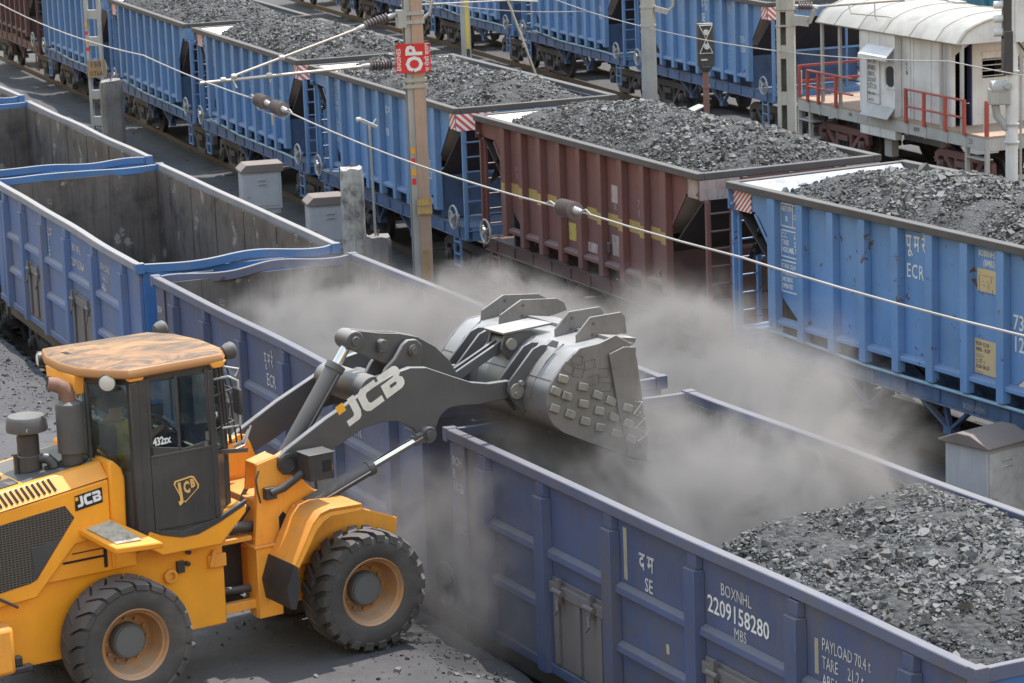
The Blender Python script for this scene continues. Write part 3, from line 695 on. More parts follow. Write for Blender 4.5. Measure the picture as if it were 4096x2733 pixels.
# ================================================================ PART 2: the scene
make_ground()
make_track('track under the open wagons', CA, RAIL_A - .02, 5, 130)
make_track('rusty track under the nearest row of hopper wagons', CB, RAIL_B, 10, 135)
make_track('track under the brake van and the far hopper wagons', CC, RAIL_B, 5, 120)

# ---- hopper wagons, near row
def t_b1(r):
    y = -1.671
    b = MB()
    for x0, x1, z0, z1 in ((-3.33, -2.74, 3.0, 3.37), (-3.33, -2.74, 2.50, 2.93), (-3.33, -2.86, 1.92, 2.43)):
        for a, c in (((x0, z0), (x1, z0)), ((x1, z0), (x1, z1)), ((x1, z1), (x0, z1)), ((x0, z1), (x0, z0))): b.bar((a[0], y, a[1]), (c[0], y, c[1]), .006, .02, (0, 0, 1) if a[1] == c[1] else (1, 0, 0))
    b.bar((-2.98, y, 3.0), (-2.98, y, 3.37), .006, .015, (1, 0, 0)); b.build('lettering_frame', 'letters', r)
    text('RETURN', r, (-3.31, y, 3.25), .12, sx=.75, bold=.012); text('R', r, (-3.2, y, 3.08), .13, bold=.015); text('12-25', r, (-2.965, y, 3.14), .115, sx=.75, bold=.012)
    text('C.C.\nTARE\nVOLUME', r, (-3.31, y, 2.81), .125, sx=.68, bold=.012, line=.95); text('63.8 t\n25.5 t\n56.78m³', r, (-2.75, y, 2.81), .125, sx=.72, bold=.012, align='RIGHT', line=.95)
    text('STAND CLEAR\nWHILE DOORS\nARE BEING\nOPERATED', r, (-3.31, y, 2.31), .105, sx=.6, bold=.012, line=1.05)
    text('पू म रे', r, (.14, y, 3.10), .36, sx=.66, bold=.012); text('ECR', r, (.15, y, 2.68), .31, sx=.74, bold=.006, space=1.15)
    text('BOBRNHSM1', r, (2.215, y, 3.27), .125, sx=.72, bold=.012, align='CENTER'); text('(BMBS)', r, (2.215, y, 3.13), .135, sx=.72, bold=.01, align='CENTER')
    text('73', r, (2.77, y, 2.3), .32, sx=.85, bold=.01); text('121', r, (2.77, y, 1.98), .32, sx=.85, bold=.01)
    
    for q in ((1.93, 2.48, 2.74, 3.08), (1.86, 2.45, 1.50, 2.02)): b = MB(); b.box(q[0], q[1], y - .003, y, q[2], q[3]); pl = b.build('data_panel', 'tan_label', r)
    text('_ _ _ _ _ _\n|   _  _   |\n|   --.   |\n|_ _ _ _ _|', pl, (1.97, y - .006, 2.99), .085, 'black_ink', sx=.95)
    text('POH 12.24\nWRS - KGP\n::::::::::::\n:::: ST ::::\nROH 06.25\n:::::::::::', pl, (1.9, y - .006, 1.92), .085, 'black_ink', sx=.8)
    text('BOBRNHSM1', r, (1.55, -1.662, .89), .13, 'letters_grey', sx=.75)
def t_b2(r):
    y = -1.671; b = MB()
    for i in range(8):
        a, c = [-3.45, -2.62, -1.75, -.88, 0, .88, 1.75, 2.62, 3.45][i:i + 2]; b.box(a + .1, c - .1, y, y + .003, 2.14, 2.36)
    for q in [-3.45, -2.62, -1.75, -.88, 0, .88, 1.75, 2.62, 3.45]: b.box(q - .083, q + .083, -1.804, -1.801, 2.14, 2.36)
    b.build('yellow_band', 'band', r)
    text('731211\n97966', r, (2.22, y, 2.62), .2, 'letters_grey', sx=.78, line=.85); text('R\n12-24', r, (-3.1, y, 2.62), .13, 'letters_grey', sx=.8)
    text('द म\nSE', r, (1.24, y, 2.62), .16, 'letters_grey', sx=.8); text('BOBRN', r, (2.22, y, 2.2), .12, 'maroon_dark', sx=.8)
    b = MB(); b.box(-.72, -.4, y, y + .003, 1.62, 1.95); b.build('data_panel', 'yellow_label', r)
    
    for q in ((1.15, 1.5, 2.58, 2.9), (1.12, 1.62, 1.6, 1.98), (.05, .5, 1.52, 1.7)): b = MB(); b.box(q[0], q[1], y, y + .003, q[2], q[3]); b.build('paint_patch', 'peel', r)
    b = MB(); b.box(.98, 1.12, -1.73, -1.665, 1.62, 1.82); b.build('card_box', 'maroon_dark', r, bevel=.01)
def t_b3(r):
    y = -1.671
    text('द म\n\nN C', r, (.18, y, 2.95), .27, 'letters', sx=.85, line=.9); text('73132\n1237', r, (2.68, y, 2.1), .24, 'letters', sx=.8)
    text('RETURN\nR 11-25\nCC 63.8\nTARE\nVOL 56\n\nSTAND\nCLEAR\nDOORS\nARE', r, (-3.3, y, 3.2), .14, 'letters_worn', sx=.8)
    text('BOBRNHSM1', r, (1.9, y, 2.95), .12, 'letters_worn', sx=.7)
def t_b4(r):
    y = -1.671
    text('7310\n1234', r, (2.75, y, 2.5), .22, 'letters', sx=.8); text('पू म\n\nE C', r, (.1, y, 2.95), .25, 'letters_worn', sx=.8)
    text('RETURN\nR 10-24\nCC 63.8\nTARE\nVOL\n\nSTAND\nCLEAR\nDOORS', r, (-3.3, y, 3.2), .14, 'letters_worn', sx=.8)
    
    for z0, z1 in ((2.75, 3.3), (1.7, 2.2)): b = MB(); b.box(1.95, 2.3, y, y + .003, z0, z1); b.build('data_panel', 'tan_label', r)
def t_b5(r):
    y = -1.671; text('पू म\n\nE C', r, (.1, y, 2.95), .25, 'letters_worn', sx=.8)
def t_c1(r):
    y = -1.671
    text('द पू\n\nSE', r, (.14, y, 3.1), .33, 'letters', sx=.8, line=.62); text('73142\n13504', r, (2.72, y, 2.3), .27, 'letters', sx=.75, line=.95)
    text('BOBRN\n(BMBS)', r, (1.95, y, 3.2), .14, 'letters_worn', sx=.7); text('RETURN\nR 11-25\nCC 63.8', r, (-3.3, y, 3.1), .14, 'letters_worn', sx=.8)
    text('______\n______\n______\n______\n______', r, (1.9, y, 2.2), .12, 'letters_worn', sx=.8)
def t_c2(r):
    y = -1.671; text('73142\n8232', r, (2.72, y, 2.35), .25, 'letters', sx=.75); text('G\nS', r, (.1, y, 2.0), .22, 'black_ink', sx=.8)
    text('STAND\nCLEAR\nDOORS\nARE', r, (-3.3, y, 2.6), .14, 'letters_worn', sx=.8)
PO = lambda k: B_ROW[k]
hopper('blue hopper wagon lettered ECR and 63.8 t beside the open wagon of coal', PO(0), 'blue_rusty', inner='bare_blue', stripes=('stripe_fine', 'stripe_fine'), wheels=(False, False), texts=t_b1, pipe=True)
hopper('maroon hopper wagon with a faded yellow band, loaded with coal', PO(1), 'maroon', 'maroon_dark', stripes=(None, 'peel'), wheels=(True, False), texts=t_b2)
hopper('blue hopper wagon with striped corner plates, next behind the maroon one with the yellow band', PO(2), stripes=(None, 'stripe'), texts=t_b3)
hopper('blue loaded hopper wagon lying under the cantilever tubes of the pole with the red sign', PO(3), stripes=('stripe_fine', 'stripe'), texts=t_b4, pipe=True)
hopper('blue loaded hopper wagon just behind the concrete block beside the lattice mast', PO(4), inner='bare_blue', stripes=('stripe', None), texts=t_b5, pipe=True)
hopper('blue hopper wagon partly hidden by the white lattice mast, coupled to a maroon one', PO(5), stripes=(None, None), detail=False, pipe=True)
hopper('plain maroon hopper wagon at the far end of the near row, without a yellow band', PO(6), 'maroon_dark', 'maroon_dark', detail=False)
# ---- far row behind the brake van
hopper('blue hopper wagon lettered SE coupled to the white brake van', C_ROW[0], stripes=(None, 'stripe'), texts=t_c1)
hopper('blue hopper wagon with white brake wheels, beside the grey tubular post', C_ROW[1], texts=t_c2, pipe=True)
hopper('blue hopper wagon in the far row behind the slim yellow and white post', C_ROW[2], detail=False, pipe=True)
hopper('far blue hopper wagon seen past the top of the pole with the red sign', C_ROW[3], detail=False)
hopper('blue hopper wagon last in view at the top edge of the far row', C_ROW[4], detail=False)

# ---- open wagons
def t_a1(r):
    y = -1.536
    text('द म', r, (-.70, y, 2.86), .24, 'letters_worn', sx=.85, bold=.02); text('SE', r, (-.60, y, 2.64), .2, 'letters_worn', sx=.85, bold=.01)
    text('BOXNHL', r, (.87, y, 2.98), .17, 'letters_worn', sx=.8); text('2209158280', r, (.62, y, 2.76), .24, 'letters', sx=.93, bold=.008); text('MBS', r, (1.1, y, 2.61), .16, 'letters_worn', sx=.8)
    text('PAYLOAD 70.4 t\nTARE     21.2 t\nAREA    30.8', r, (2.62, y, 2.92), .165, 'letters_worn', sx=.66, line=1.02)
    text('ROH\nR\n11-26', r, (-4.9, -1.566, 3.02), .15, 'letters_worn', sx=.75); text('ABC', r, (-4.88, -1.566, 2.25), .16, 'letters_grey', sx=.8)
    
    for q in ((-1.02, -.95, 2.66, 3.2), (-.2, -.14, 2.1, 2.2), (2.5, 2.56, 2.67, 3.0)): b = MB(); b.box(q[0], q[1], y, y + .003, q[2], q[3]); b.build('paint_patch', 'bare_yellow', r)
def t_a2(r):
    y = -1.536
    text('पू म रे', r, (-.42, y, 2.95), .25, 'letters_worn', sx=.62); text('ECR', r, (-.36, y, 2.68), .24, 'letters_worn', sx=.8)
    text('PAYLOAD 68 t\nTARE 21.2\nAREA 76', r, (2.55, y, 2.95), .15, 'letters_worn', sx=.8); text('ROH', r, (-4.9, -1.566, 2.9), .14, 'letters_worn', sx=.7)
def t_a3(r):
    y = -1.536
    text('द म\nS\nE', r, (-1.0, y, 2.95), .26, 'letters_worn', sx=.8, line=.75); text('BOXNHL', r, (.7, y, 2.98), .17, 'letters_worn', sx=.8); text('2209105864', r, (.6, y, 2.72), .2, 'letters_worn', sx=.85)
    text('PAYLOAD\nTARE 21\nAREA', r, (2.55, y, 2.95), .16, 'letters_worn', sx=.8)
open_wagon('navy open wagon numbered 2209158280 heaped with broken coal', A_ROW[0], seed=1, texts=t_a1, wave=(.012, .012))
open_wagon('dusty navy open wagon lettered ECR behind the loader arm, full of dust', A_ROW[1], seed=12, texts=t_a2, wave=(.035, .02), endm='navy')
open_wagon('empty blue open wagon with a bright blue end, behind the loader cab roof', A_ROW[2], 'royal', 'royal_end', 'royal_rail', seed=23, texts=t_a3, wave=(.03, .045))
open_wagon('empty open wagon beyond the blue one with the bright end, beside the lattice mast', A_ROW[3], 'royal', 'royal_end', 'royal_rail', seed=34, wave=(.02, .03))
open_wagon('farthest open wagon of the row beside the loader, only its corner in view', A_ROW[4], 'royal', 'royal_end', 'royal_rail', seed=45)
n_ = np.array([.93, .36]); a_ = np.array([.36, -.93])
for k, lab in enumerate(('teal open wagon behind the roof of the white brake van', 'teal open wagon behind the white banded signal mast')):
    q = np.array([13.6, 85.5]) + n_ * 2.2 + a_ * (10.96 * k)
    open_wagon(lab, (q[0], q[1], -68.5), 'teal', 'teal', 'royal_rail', seed=60 + k, group='teal wagons behind the van', rail=RAIL_B)

# ---- coal in the wagons
def heap_hopper(seed, crown=.45, left=-3.9, edge=3.33, lfall=1.3):
    def f(X, Y):
        z = edge + crown * np.clip(1 - (Y / 1.75) ** 2, 0, 1) * (1 - .55 * (np.abs(X) / 4.7) ** 2) + .13 * vnoise(X, Y, seed, 3, .9)
        z -= np.clip(left + .35 * vnoise(X * .3, Y, seed + 1, 2, 1.4) - X, 0, 9) * lfall
        z -= np.clip(np.abs(Y) - 1.45, 0, 1) * .35 + np.clip(X - 4.2, 0, 1) * .35
        return np.minimum(z, edge + .75)
    return f
def place(row, k): x, y, a = row[k]; return (x, y, 0), R(a)
l, a = place(B_ROW, 0); coal_load('coarse coal heaped in the blue hopper lettered ECR', l, a, heap_hopper(11, .5, -3.55), -4.5, 4.6, -1.62, 1.62, 24000, .035, .27, 1, .09)
l, a = place(B_ROW, 1); coal_load('coal heaped in the maroon hopper with the yellow band', l, a, heap_hopper(12, .62, -3.45), -4.5, 4.6, -1.62, 1.62, 20000, .033, .24, 2, .1)
l, a = place(B_ROW, 2); coal_load('coal heaped in the hopper behind the red sign pole', l, a, heap_hopper(13, .5, -3.6), -4.5, 4.6, -1.62, 1.62, 12000, .045, .22, 3)
l, a = place(B_ROW, 3); coal_load('coal heaped in the hopper under the cantilever tubes', l, a, heap_hopper(14, .55, -3.7), -4.5, 4.6, -1.62, 1.62, 8000, .05, .24, 4)
l, a = place(B_ROW, 4); coal_load('coal heaped in the hopper seen at the top left edge, above the lattice mast block', l, a, heap_hopper(15, .6, -4.2), -4.5, 4.6, -1.62, 1.62, 6000, .05, .24, 5)
l, a = place(B_ROW, 5); coal_load('coal in the hopper behind the lattice mast', l, a, heap_hopper(16, .3, -4.2), -4.5, 4.6, -1.62, 1.62, 0, .05, .26, 6, .2)
def heap_a1(X, Y):
    front = -.02 - .30 * Y + .22 * vnoise(X * .2, Y, 31, 2, 1.5)
    z = 3.30 + .27 * np.clip(1 - (Y / 1.6) ** 2, 0, 1) + .07 * vnoise(X, Y, 32, 3, 1.1)
    z -= np.clip(front + .35 - X, 0, 9) * .72
    z -= np.clip(X - 3.9, 0, 2) * .18 + np.clip(np.abs(Y) - 1.3, 0, 1) * .3
    return np.maximum(z, 1.75 + .2 * vnoise(X, Y, 33, 3, 1.3) + .45 * np.exp(-((X + 2.6) / 1.2) ** 2))
l, a = place(A_ROW, 0); coal_load('big broken coal heaped in the navy open wagon nearest the camera', l, a, heap_a1, -4.85, 4.9, -1.44, 1.44, 46000, .026, .21, 7, .06)
def heap_low(X, Y): return 1.36 + .12 * vnoise(X, Y, 41, 3, 1.) + .35 * np.exp(-((X - 3.8) / 1.) ** 2)
l, a = place(A_ROW, 1); coal_load('first coal lying on the floor of the dusty open wagon', l, a, heap_low, -4.85, 4.85, -1.44, 1.44, 1200, .05, .25, 8)

# loose coal on the yard
def loose():
    rng = np.random.default_rng(77); n = 13000
    u = rng.uniform(0, 1, n); x = rng.uniform(-13, 4, n); y = rng.uniform(19, 50, n)
    P = np.stack([x, y], 1); la = lateral(P, CA)
    near = (la > -3.6) & (la < -2.1); keep = (la < -2.1) & ((rng.uniform(0, 1, n) < .32) | near)
    # extra along the bank
    s = rng.uniform(14, 70, 3000); seg = np.linalg.norm(np.diff(CA, axis=0), axis=1); S_ = np.concatenate([[0], np.cumsum(seg)])
    bx, by = np.interp(s + 18, S_, CA[:, 0]), np.interp(s + 18, S_, CA[:, 1]); l = -rng.gamma(3, .22, 3000) - 2.1
    x = np.concatenate([x[keep], bx + .91 * l]); y = np.concatenate([y[keep], by + .41 * l])
    sz = .025 * (9 ** rng.beta(1, 4.2, len(x))); z = ground_z(x, y) + sz * .1
    V, F, T = lumps(np.stack([x, y, z], 1), sz, rng, .3, (.3, .6))
    me = mesh_np('spilled_coal', V, F, T * .8); me.materials.append(MT['coal']); o = bpy.data.objects.new('spilled_coal', me); COL.objects.link(o)
    tag(o, 'crumbs of coal spilled over the yard along the open wagons', 'coal', kind='stuff')
    n = 3500; x = rng.uniform(-22, 20, n); y = rng.uniform(36, 100, n); P = np.stack([x, y], 1); la, lb = lateral(P, CA), lateral(P, CB)
    keep = (la > 1.9) & (np.abs(lb) > .2) & (lb < 12); x, y = x[keep], y[keep]; sz = .03 * (5 ** rng.beta(1, 3, len(x)))
    V, F, T = lumps(np.stack([x, y, ground_z(x, y) + sz * .1], 1), sz, rng, .3, (.4, .8))
    me = mesh_np('track_ballast', V, F, T * .6); me.materials.append(MT['coal']); o = bpy.data.objects.new('track_ballast', me); COL.objects.link(o)
    tag(o, 'blackened ballast stones between the two rows of wagons', 'ballast', kind='stuff')
loose()

# ---- white brake van
def brake_van():
    x, y, yaw = VAN; r = thing('brake_van', 'white brake van with open end platforms and red handrails', 'brake van', (x, y, 0), R(yaw))
    h, hw, dz = 4.66, 1.6, 1.20
    b = MB(); b.box(-h, h, -hw, hw, dz - .06, dz); b.build('deck', 'deck', r)
    b = MB()
    for sy in (-1, 1): b.box(-h, h, min(sy * hw, sy * (hw - .06)), max(sy * hw, sy * (hw - .06)), .86, dz - .061)
    for s in (-1, 1): b.box(min(s * h, s * (h - .06)), max(s * h, s * (h - .06)), -hw + .061, hw - .061, .84, dz - .062)
    b.build('sill', 'deckside', r, bevel=.008)
    # cabin: rounded walls, bay window cabinet on the side, doorway and window in the end
    b = MB()
    for sy in (-1, 1):
        b.box(-1.62, 2.78, sy * 1.38, sy * 1.34, dz, 3.30)
        for q in (-1.58, .80, .95, 1.78, 2.74): b.box(q - .05, q + .05, sy * 1.40, sy * 1.38, dz, 3.3)
    b.box(-1.62, -1.58, -1.34, 1.34, dz, 3.45)
    for y0, y1, z0, z1 in ((-1.34, -1.28, dz, 3.35), (-.80, -.52, dz, 3.75), (-.52, .62, dz, 2.33), (-.52, .62, 2.8, 3.78), (.62, 1.34, dz, 3.7), (-1.28, -.8, 3.22, 3.6)): b.box(2.74, 2.78, y0, y1, z0, z1)
    b.ext([(-1.28, 3.23), (-.8, 3.23), (-1.28, 2.95)], 2.73, 2.786, 'x')
    body = b.build('cabin', 'white', r, bevel=.006)
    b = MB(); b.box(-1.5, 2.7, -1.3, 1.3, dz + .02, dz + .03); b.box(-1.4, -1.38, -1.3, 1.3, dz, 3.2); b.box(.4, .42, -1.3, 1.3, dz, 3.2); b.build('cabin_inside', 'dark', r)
    b = MB()
    for k in range(4): b.tube([(2.80, -.55, 2.38 + k * .13), (2.80, .66, 2.38 + k * .13)], .012, 6)
    b.tube([(2.81, .2, 2.3), (2.81, .2, 3.0)], .014, 6); b.build('window_bar', 'whiterail', r)
    b = MB(); b.box(2.79, 2.81, -.55, .66, 2.88, 2.96); b.build('window_flap', 'white', r)
    b = MB(); b.box(2.60, 2.765, -.84, -.78, dz + .02, 3.2); b.build('door', 'door_blue', r)
    for sy in (-1, 1):
        b = MB(); b.box(-1.30, .42, sy * 1.58, sy * 1.385, .62, 3.28); bay = b.build('bay', 'white', r, bevel=.02)
        b = MB()
        for q in (-1.30, -.88, .42, -.32): b.box(q - .02, q + .02, sy * 1.595, sy * 1.58, .64, 3.26)
        b.build('bay_rib', 'white', bay)
        b = MB(); b.quad((-.92, sy * 1.585, 2.93), (.42, sy * 1.585, 2.93), (.46, sy * 1.85, 2.70), (-.94, sy * 1.85, 2.70), .02); b.box(-.94, .46, min(sy * 1.83, sy * 1.86), max(sy * 1.83, sy * 1.86), 2.62, 2.70); b.build('window_hood', 'white', bay)
        b = MB(); b.quad((-.92, sy * 1.585, 1.42), (.42, sy * 1.585, 1.42), (.46, sy * 1.84, 1.16), (-.90, sy * 1.84, 1.16), .02); b.build('sill_hood', 'deckside', bay)
        b = MB(); P = [(-.0 + .2 + .2 * math.cos(t) * (1.0), 2.21 + (.13 if math.sin(t) > 0 else -.13) + .13 * math.sin(t)) for t in [k * math.pi / 10 for k in range(20)]]
        b.ext(P, sy * 1.597, sy * 1.59); wn = b.build('window', 'dark_glass', bay)
        b = MB()
        for p, q in (((-.04, 1.92), (.44, 1.92)), ((.44, 1.92), (.44, 2.52)), ((.44, 2.52), (-.04, 2.52)), ((-.04, 2.52), (-.04, 1.92))): b.bar((p[0], sy * 1.6, p[1]), (q[0], sy * 1.6, q[1]), .02, .04, (0, 1, 0))
        b.build('frame', 'white', wn)
    # roof: a barrel with ribs, its ends closed by a curved gable
    N = 14; prof = [(-1.66 + 3.32 * k / N) for k in range(N + 1)]
    zr = lambda yy: 3.30 + .60 * (1 - abs(yy / 1.66) ** 2.3) ** .62
    b = MB(); vs = []; fs = []
    for s in (-1, 1):
        for yy in prof: vs.append((s * 3.52, yy, zr(yy)))
        for yy in prof: vs.append((s * 3.52, yy * .985, zr(yy) - .035))
    n = N + 1
    for k in range(N): fs += [(k, k + 1, 2 * n + k + 1, 2 * n + k), (n + k, n + k + 1, 3 * n + k + 1, 3 * n + k), (k, k + 1, n + k + 1, n + k), (2 * n + k, 2 * n + k + 1, 3 * n + k + 1, 3 * n + k)]
    fs += [(0, n, 3 * n, 2 * n), (N, n + N, 3 * n + N, 2 * n + N)]
    b.add(vs, fs)
    for xx in (-3.46, -2.5, -1.25, 0, 1.25, 2.5, 3.46):
        b.tube([(xx, yy, zr(yy) + .008) for yy in prof], .016, 6)
    roof = b.build('roof', 'roofwhite', r)
    b = MB(); b.ext([(yy, zr(yy) - .02) for yy in prof] + [(1.5, 3.28), (-1.5, 3.28)], 3.44, 3.48, 'x'); b.build('gable', 'white', roof); b = MB(); b.ext([(yy, zr(yy) - .02) for yy in prof] + [(1.5, 3.36), (1.2, 3.62), (-1.2, 3.62), (-1.5, 3.36)], -3.48, -3.44, 'x'); b.build('gable', 'white', roof)
    b = MB(); b.box(-.3, .25, .35, .6, zr(.47) - .02, zr(.47) + .06); b.build('roof_vent', 'galv', roof)
    # posts and handrails
    for s in (-1, 1):
        for sy in (-1, 1):
            for q in (3.44, 2.5):
                b = MB(); b.box(s * q - .05, s * q + .05, sy * 1.5 - .03, sy * 1.5 + .03, dz, 3.3); b.build('roof_post', 'deckside', r)
            b = MB(); qs = (4.02, 3.44, 2.5) if s < 0 else (3.76, 2.9, 1.9, 1.04)
            for q in qs: b.box(s * q - .045, s * q + .045, sy * 1.64 - .03, sy * 1.64 + .03, 1.14, 2.0)
            e = 1.62 if s < 0 else 1.0
            for z in (1.98, 1.56): b.tube([(s * qs[0], sy * 1.64, z), (s * e, sy * 1.64, z)], .028)
            b.build('side_handrail', 'redrail', r)
            for q in qs:
                b = MB(); b.ext([(s * q - .06, 1.14), (s * q + .06, 1.14), (s * q + .05, .92), (s * q, .82), (s * q - .05, .92)], sy * 1.612, sy * 1.605); b.build('bracket', 'deckside', r)
            b = MB(); q = s * (4.14 if s < 0 else 3.66); b.tube([(q + .1 * s, sy * 1.5, 1.9), (q, sy * 1.55, 1.9), (q, sy * 1.55, 1.3)], .014, 6); b.build('grab_handle', 'whiterail', r); b = MB()
            q2 = s * 4.5; b.tube([(q2 + .1 * s, sy * 1.5, 1.9), (q2, sy * 1.55, 1.9), (q2, sy * 1.55, 1.3)], .014, 6); b.build('grab_handle', 'whiterail', r)
            b = MB()
            for q in (s * 4.64, s * 3.76 if s > 0 else s * 4.02): b.box(q - .04, q + .04, sy * 1.6, sy * 1.5, .02, .9)
            for z in (.65, .2): b.box(s * 4.2 - .4, s * 4.2 + .4, sy * 1.62, sy * 1.36, z - .03, z)
            b.build('side_step', 'deckside', r)
        b = MB()
        for yy in (-1.55, 1.55, .5): b.box(s * 4.62 - .04, s * 4.62 + .04, yy - .04, yy + .04, dz, 2.05)
        for z in (2.03, 1.62): b.bar((s * 4.62, -1.55 if s < 0 else .5, z), (s * 4.62, 1.55, z), .06, .06)
        b.build('end_handrail', 'redrail', r)
        coupler(r, s * h, s, .85)
        bogie(r, s * 2.95, RAIL_B, 'bogie_red')
    b = MB(); b.lathe([(.42, 0), (.42, .03)], (-2.6, 1.66, 1.62), (0, 1, 0), 28); b.box(-3.1, -2.1, 1.6, 1.68, 1.3, 1.5); b.build('tail_board', 'orange_plate', r)
    b = MB(); b.box(-.6, -.25, -1.3, -1.1, .1, .6); b.box(-1, 1, -.5, .5, .4, .85); b.build('underframe_box', 'deckside', r)
    y = -1.6
    for q, (t, sz) in enumerate((('B V C M', .15), ('870821', .17), ('10015', .17), ('द पू म रे', .17), ('S E C R', .17), ('POH  ROH', .1), ('2-24 3-25', .09))):
        text(t, r, (-.9, y - .001, 2.46 - .158 * q), sz, 'black_ink', sx=.78 if q else .7)
    b = MB()
    for p, q in (((-.93, 2.6), (-.3, 2.6)), ((-.3, 2.6), (-.3, 1.46)), ((-.3, 1.46), (-.93, 1.46)), ((-.93, 1.46), (-.93, 2.6)), ((-.93, 1.7), (-.3, 1.7))): b.bar((p[0], y, p[1]), (q[0], y, q[1]), .004, .012, (0, 1, 0))
    b.build('lettering_frame', 'black_ink', r)
    text('म\n१\nबी', r, (.62, -1.385, 2.5), .14, 'black_ink', sx=.8, line=.8); text('24\nPAYLOAD\nTARE 18\nAREA', r, (.62, -1.385, 1.75), .08, 'black_ink', sx=.8)
    text('हावडा', r, (1.35, -hw - .003, .98), .15, 'black_ink', sx=.85); text('हवड', r, (-1.9, -hw - .003, 1.0), .13, 'black_ink', sx=.85); text('23', r, (3.9, -hw - .003, .96), .18, 'black_ink')
brake_van()

# ---- poles, posts and boxes
def insulator(root, p, q, r=.09, n=8, mat='insul'):
    b = MB(); p, q = Vector(p), Vector(q); L = (q - p).length; pr = [(.03, 0)]
    for k in range(n):
        z = L * (.12 + .76 * k / (n - 1)); pr += [(r * .5, z - L * .03), (r, z - L * .012), (r, z + L * .012), (r * .5, z + L * .03)]
    b.lathe(pr + [(.03, L)], p, q - p, 16); o = b.build('insulator', mat, root)
    b = MB(); d = (q - p).normalized()
    for c, e in ((p, -1), (q, 1)): b.lathe([(.02, -.16), (.045, -.1), (.055, 0), (.05, .05)] if e < 0 else [(.05, -.05), (.055, 0), (.045, .1), (.02, .16)], c, d, 12)
    b.build('end_cap', 'galv', o); return o
def ibeam(b, x, y, z0, z1, w=.3, d=.25, tf=.03):
    b.box(x - w / 2, x + w / 2, y - d / 2, y - d / 2 + tf, z0, z1); b.box(x - w / 2, x + w / 2, y + d / 2 - tf, y + d / 2, z0, z1); b.box(x - .012, x + .012, y - d / 2 + tf, y + d / 2 - tf, z0, z1)

X, Y = -1.72, 56.0
r = thing('catenary_pole', 'rust tinted steel pole carrying the red OP sign and two cantilever tubes', 'pole', (X, Y, 0), R(14))
b = MB(); b.box(-.04, .19, -.14, -.10, -.3, 7.6); b.build('face_flange', 'rustface', r)
b = MB(); b.box(-.16, .16, .10, .13, -.3, 7.6); b.box(-.16, -.045, -.10, -.07, -.3, 7.6); b.box(-.02, .02, -.10, .10, -.3, 7.6); b.build('shaft', 'galv', r)
b = MB()
for z in (5.55, 4.42, 4.30, 5.72): b.box(-.2, .22, -.16, .15, z - .04, z + .03)
b.box(-.3, -.14, -.17, .1, 5.45, 5.78); b.tube([(.2, -.1, 5.6), (.34, -.1, 5.7), (.4, -.1, 5.95)], .035); b.build('clamp', 'galv', r)
b = MB()
for z, m in ((3.03, 0), (2.6, 0)): b.box(-.15, -.06, -.106, -.1, z - .06, z + .06)
b.build('reflector', 'amber', r)
b = MB()
for z in (2.82, 2.42): b.box(-.15, -.07, -.106, -.1, z - .06, z + .06)
b.build('reflector', 'redref', r)
b = MB(); b.box(-.02, .13, -.143, -.14, .45, 1.05); b.build('yellow_patch', 'ochre', r)
# the sign
sg = thing('red_sign', 'square red sign reading OP sideways, bolted to the steel pole', 'sign', (X, Y - .19, 4.85), R(6))
b = MB(); b.box(-.34, .34, -.012, 0, -.285, .285); b.build('plate', 'signred', sg, bevel=.004)
b = MB()
for q in (-.3, .0, .3):
    for z in (-.25, .25): b.lathe([(.014, 0), (.014, .012)], (q, -.012, z), (0, -1, 0), 8)
b.build('bolt', 'dark', sg)
text('OP', sg, (.17, -.016, -.275), .44, 'signwhite', xd=(0, 0, 1), up=(-1, 0, 0), bold=.035, sx=.88); text('ENGINES', sg, (-.24, -.016, -.24), .115, 'signwhite', xd=(0, 0, 1), up=(-1, 0, 0), bold=.01, sx=.95)
text('रा रोको स्पाप', sg, (.31, -.016, -.26), .11, 'signwhite', xd=(0, 0, 1), up=(-1, 0, 0), bold=.01)
sg = thing('number_plate', 'small ochre plate painted 150 on the pole with the red sign', 'sign', (X + .1, Y - .17, 1.93), R(6))
b = MB(); b.box(-.15, .15, -.008, 0, .005, .16); b.box(-.15, .15, -.008, 0, -.16, -.005); b.build('plate', 'ochre', sg); text('150', sg, (-.12, -.012, .03), .15, 'yellowink', sx=.9, bold=.01); text('OT6A', sg, (-.125, -.012, -.13), .12, 'yellowink', sx=.8, bold=.01)
# cantilever
r = thing('cantilever_arm', 'cantilever of two pale tubes with ribbed insulators fixed to the pole with the red sign', 'cantilever', (0, 0, 0))
insulator(r, (-2.13, 55.83, 5.67), (-2.66, 55.61, 5.51), .10); insulator(r, (-2.10, 55.84, 4.74), (-2.6, 55.63, 4.75), .10)
b = MB(); b.tube([(-1.85, 55.95, 5.72), (-2.13, 55.83, 5.67)], .03); b.tube([(-1.85, 55.95, 4.74), (-2.10, 55.84, 4.74)], .03); b.build('bracket', 'galv', r)
b = MB(); b.tube([(-2.66, 55.61, 5.51), (-5.11, 54.57, 4.77)], .026, 10); b.tube([(-2.6, 55.63, 4.75), (-5.72, 54.31, 4.69)], .030, 10); b.build('tube', 'tube', r)
for p in ((-4.2, 54.96, 5.04), (-5.3, 54.49, 4.71), (-4.45, 54.85, 4.72)): b = MB(); b.lathe([(.05, -.05), (.06, 0), (.05, .05)], p, (.9, .38, 0), 10); b.build('clamp', 'galv', r)
b = MB(); b.lathe([(.05, -.05), (.06, 0), (.05, .05)], (-5.1, 54.58, 4.76), (.9, .38, 0), 10)
b.tube([(-5.1, 54.58, 4.77), (-5.12, 54.56, 4.70)], .03); b.tube([(-5.12, 54.55, 4.7), (-5.05, 54.5, 4.55)], .015); b.build('clamp', 'galv', r)
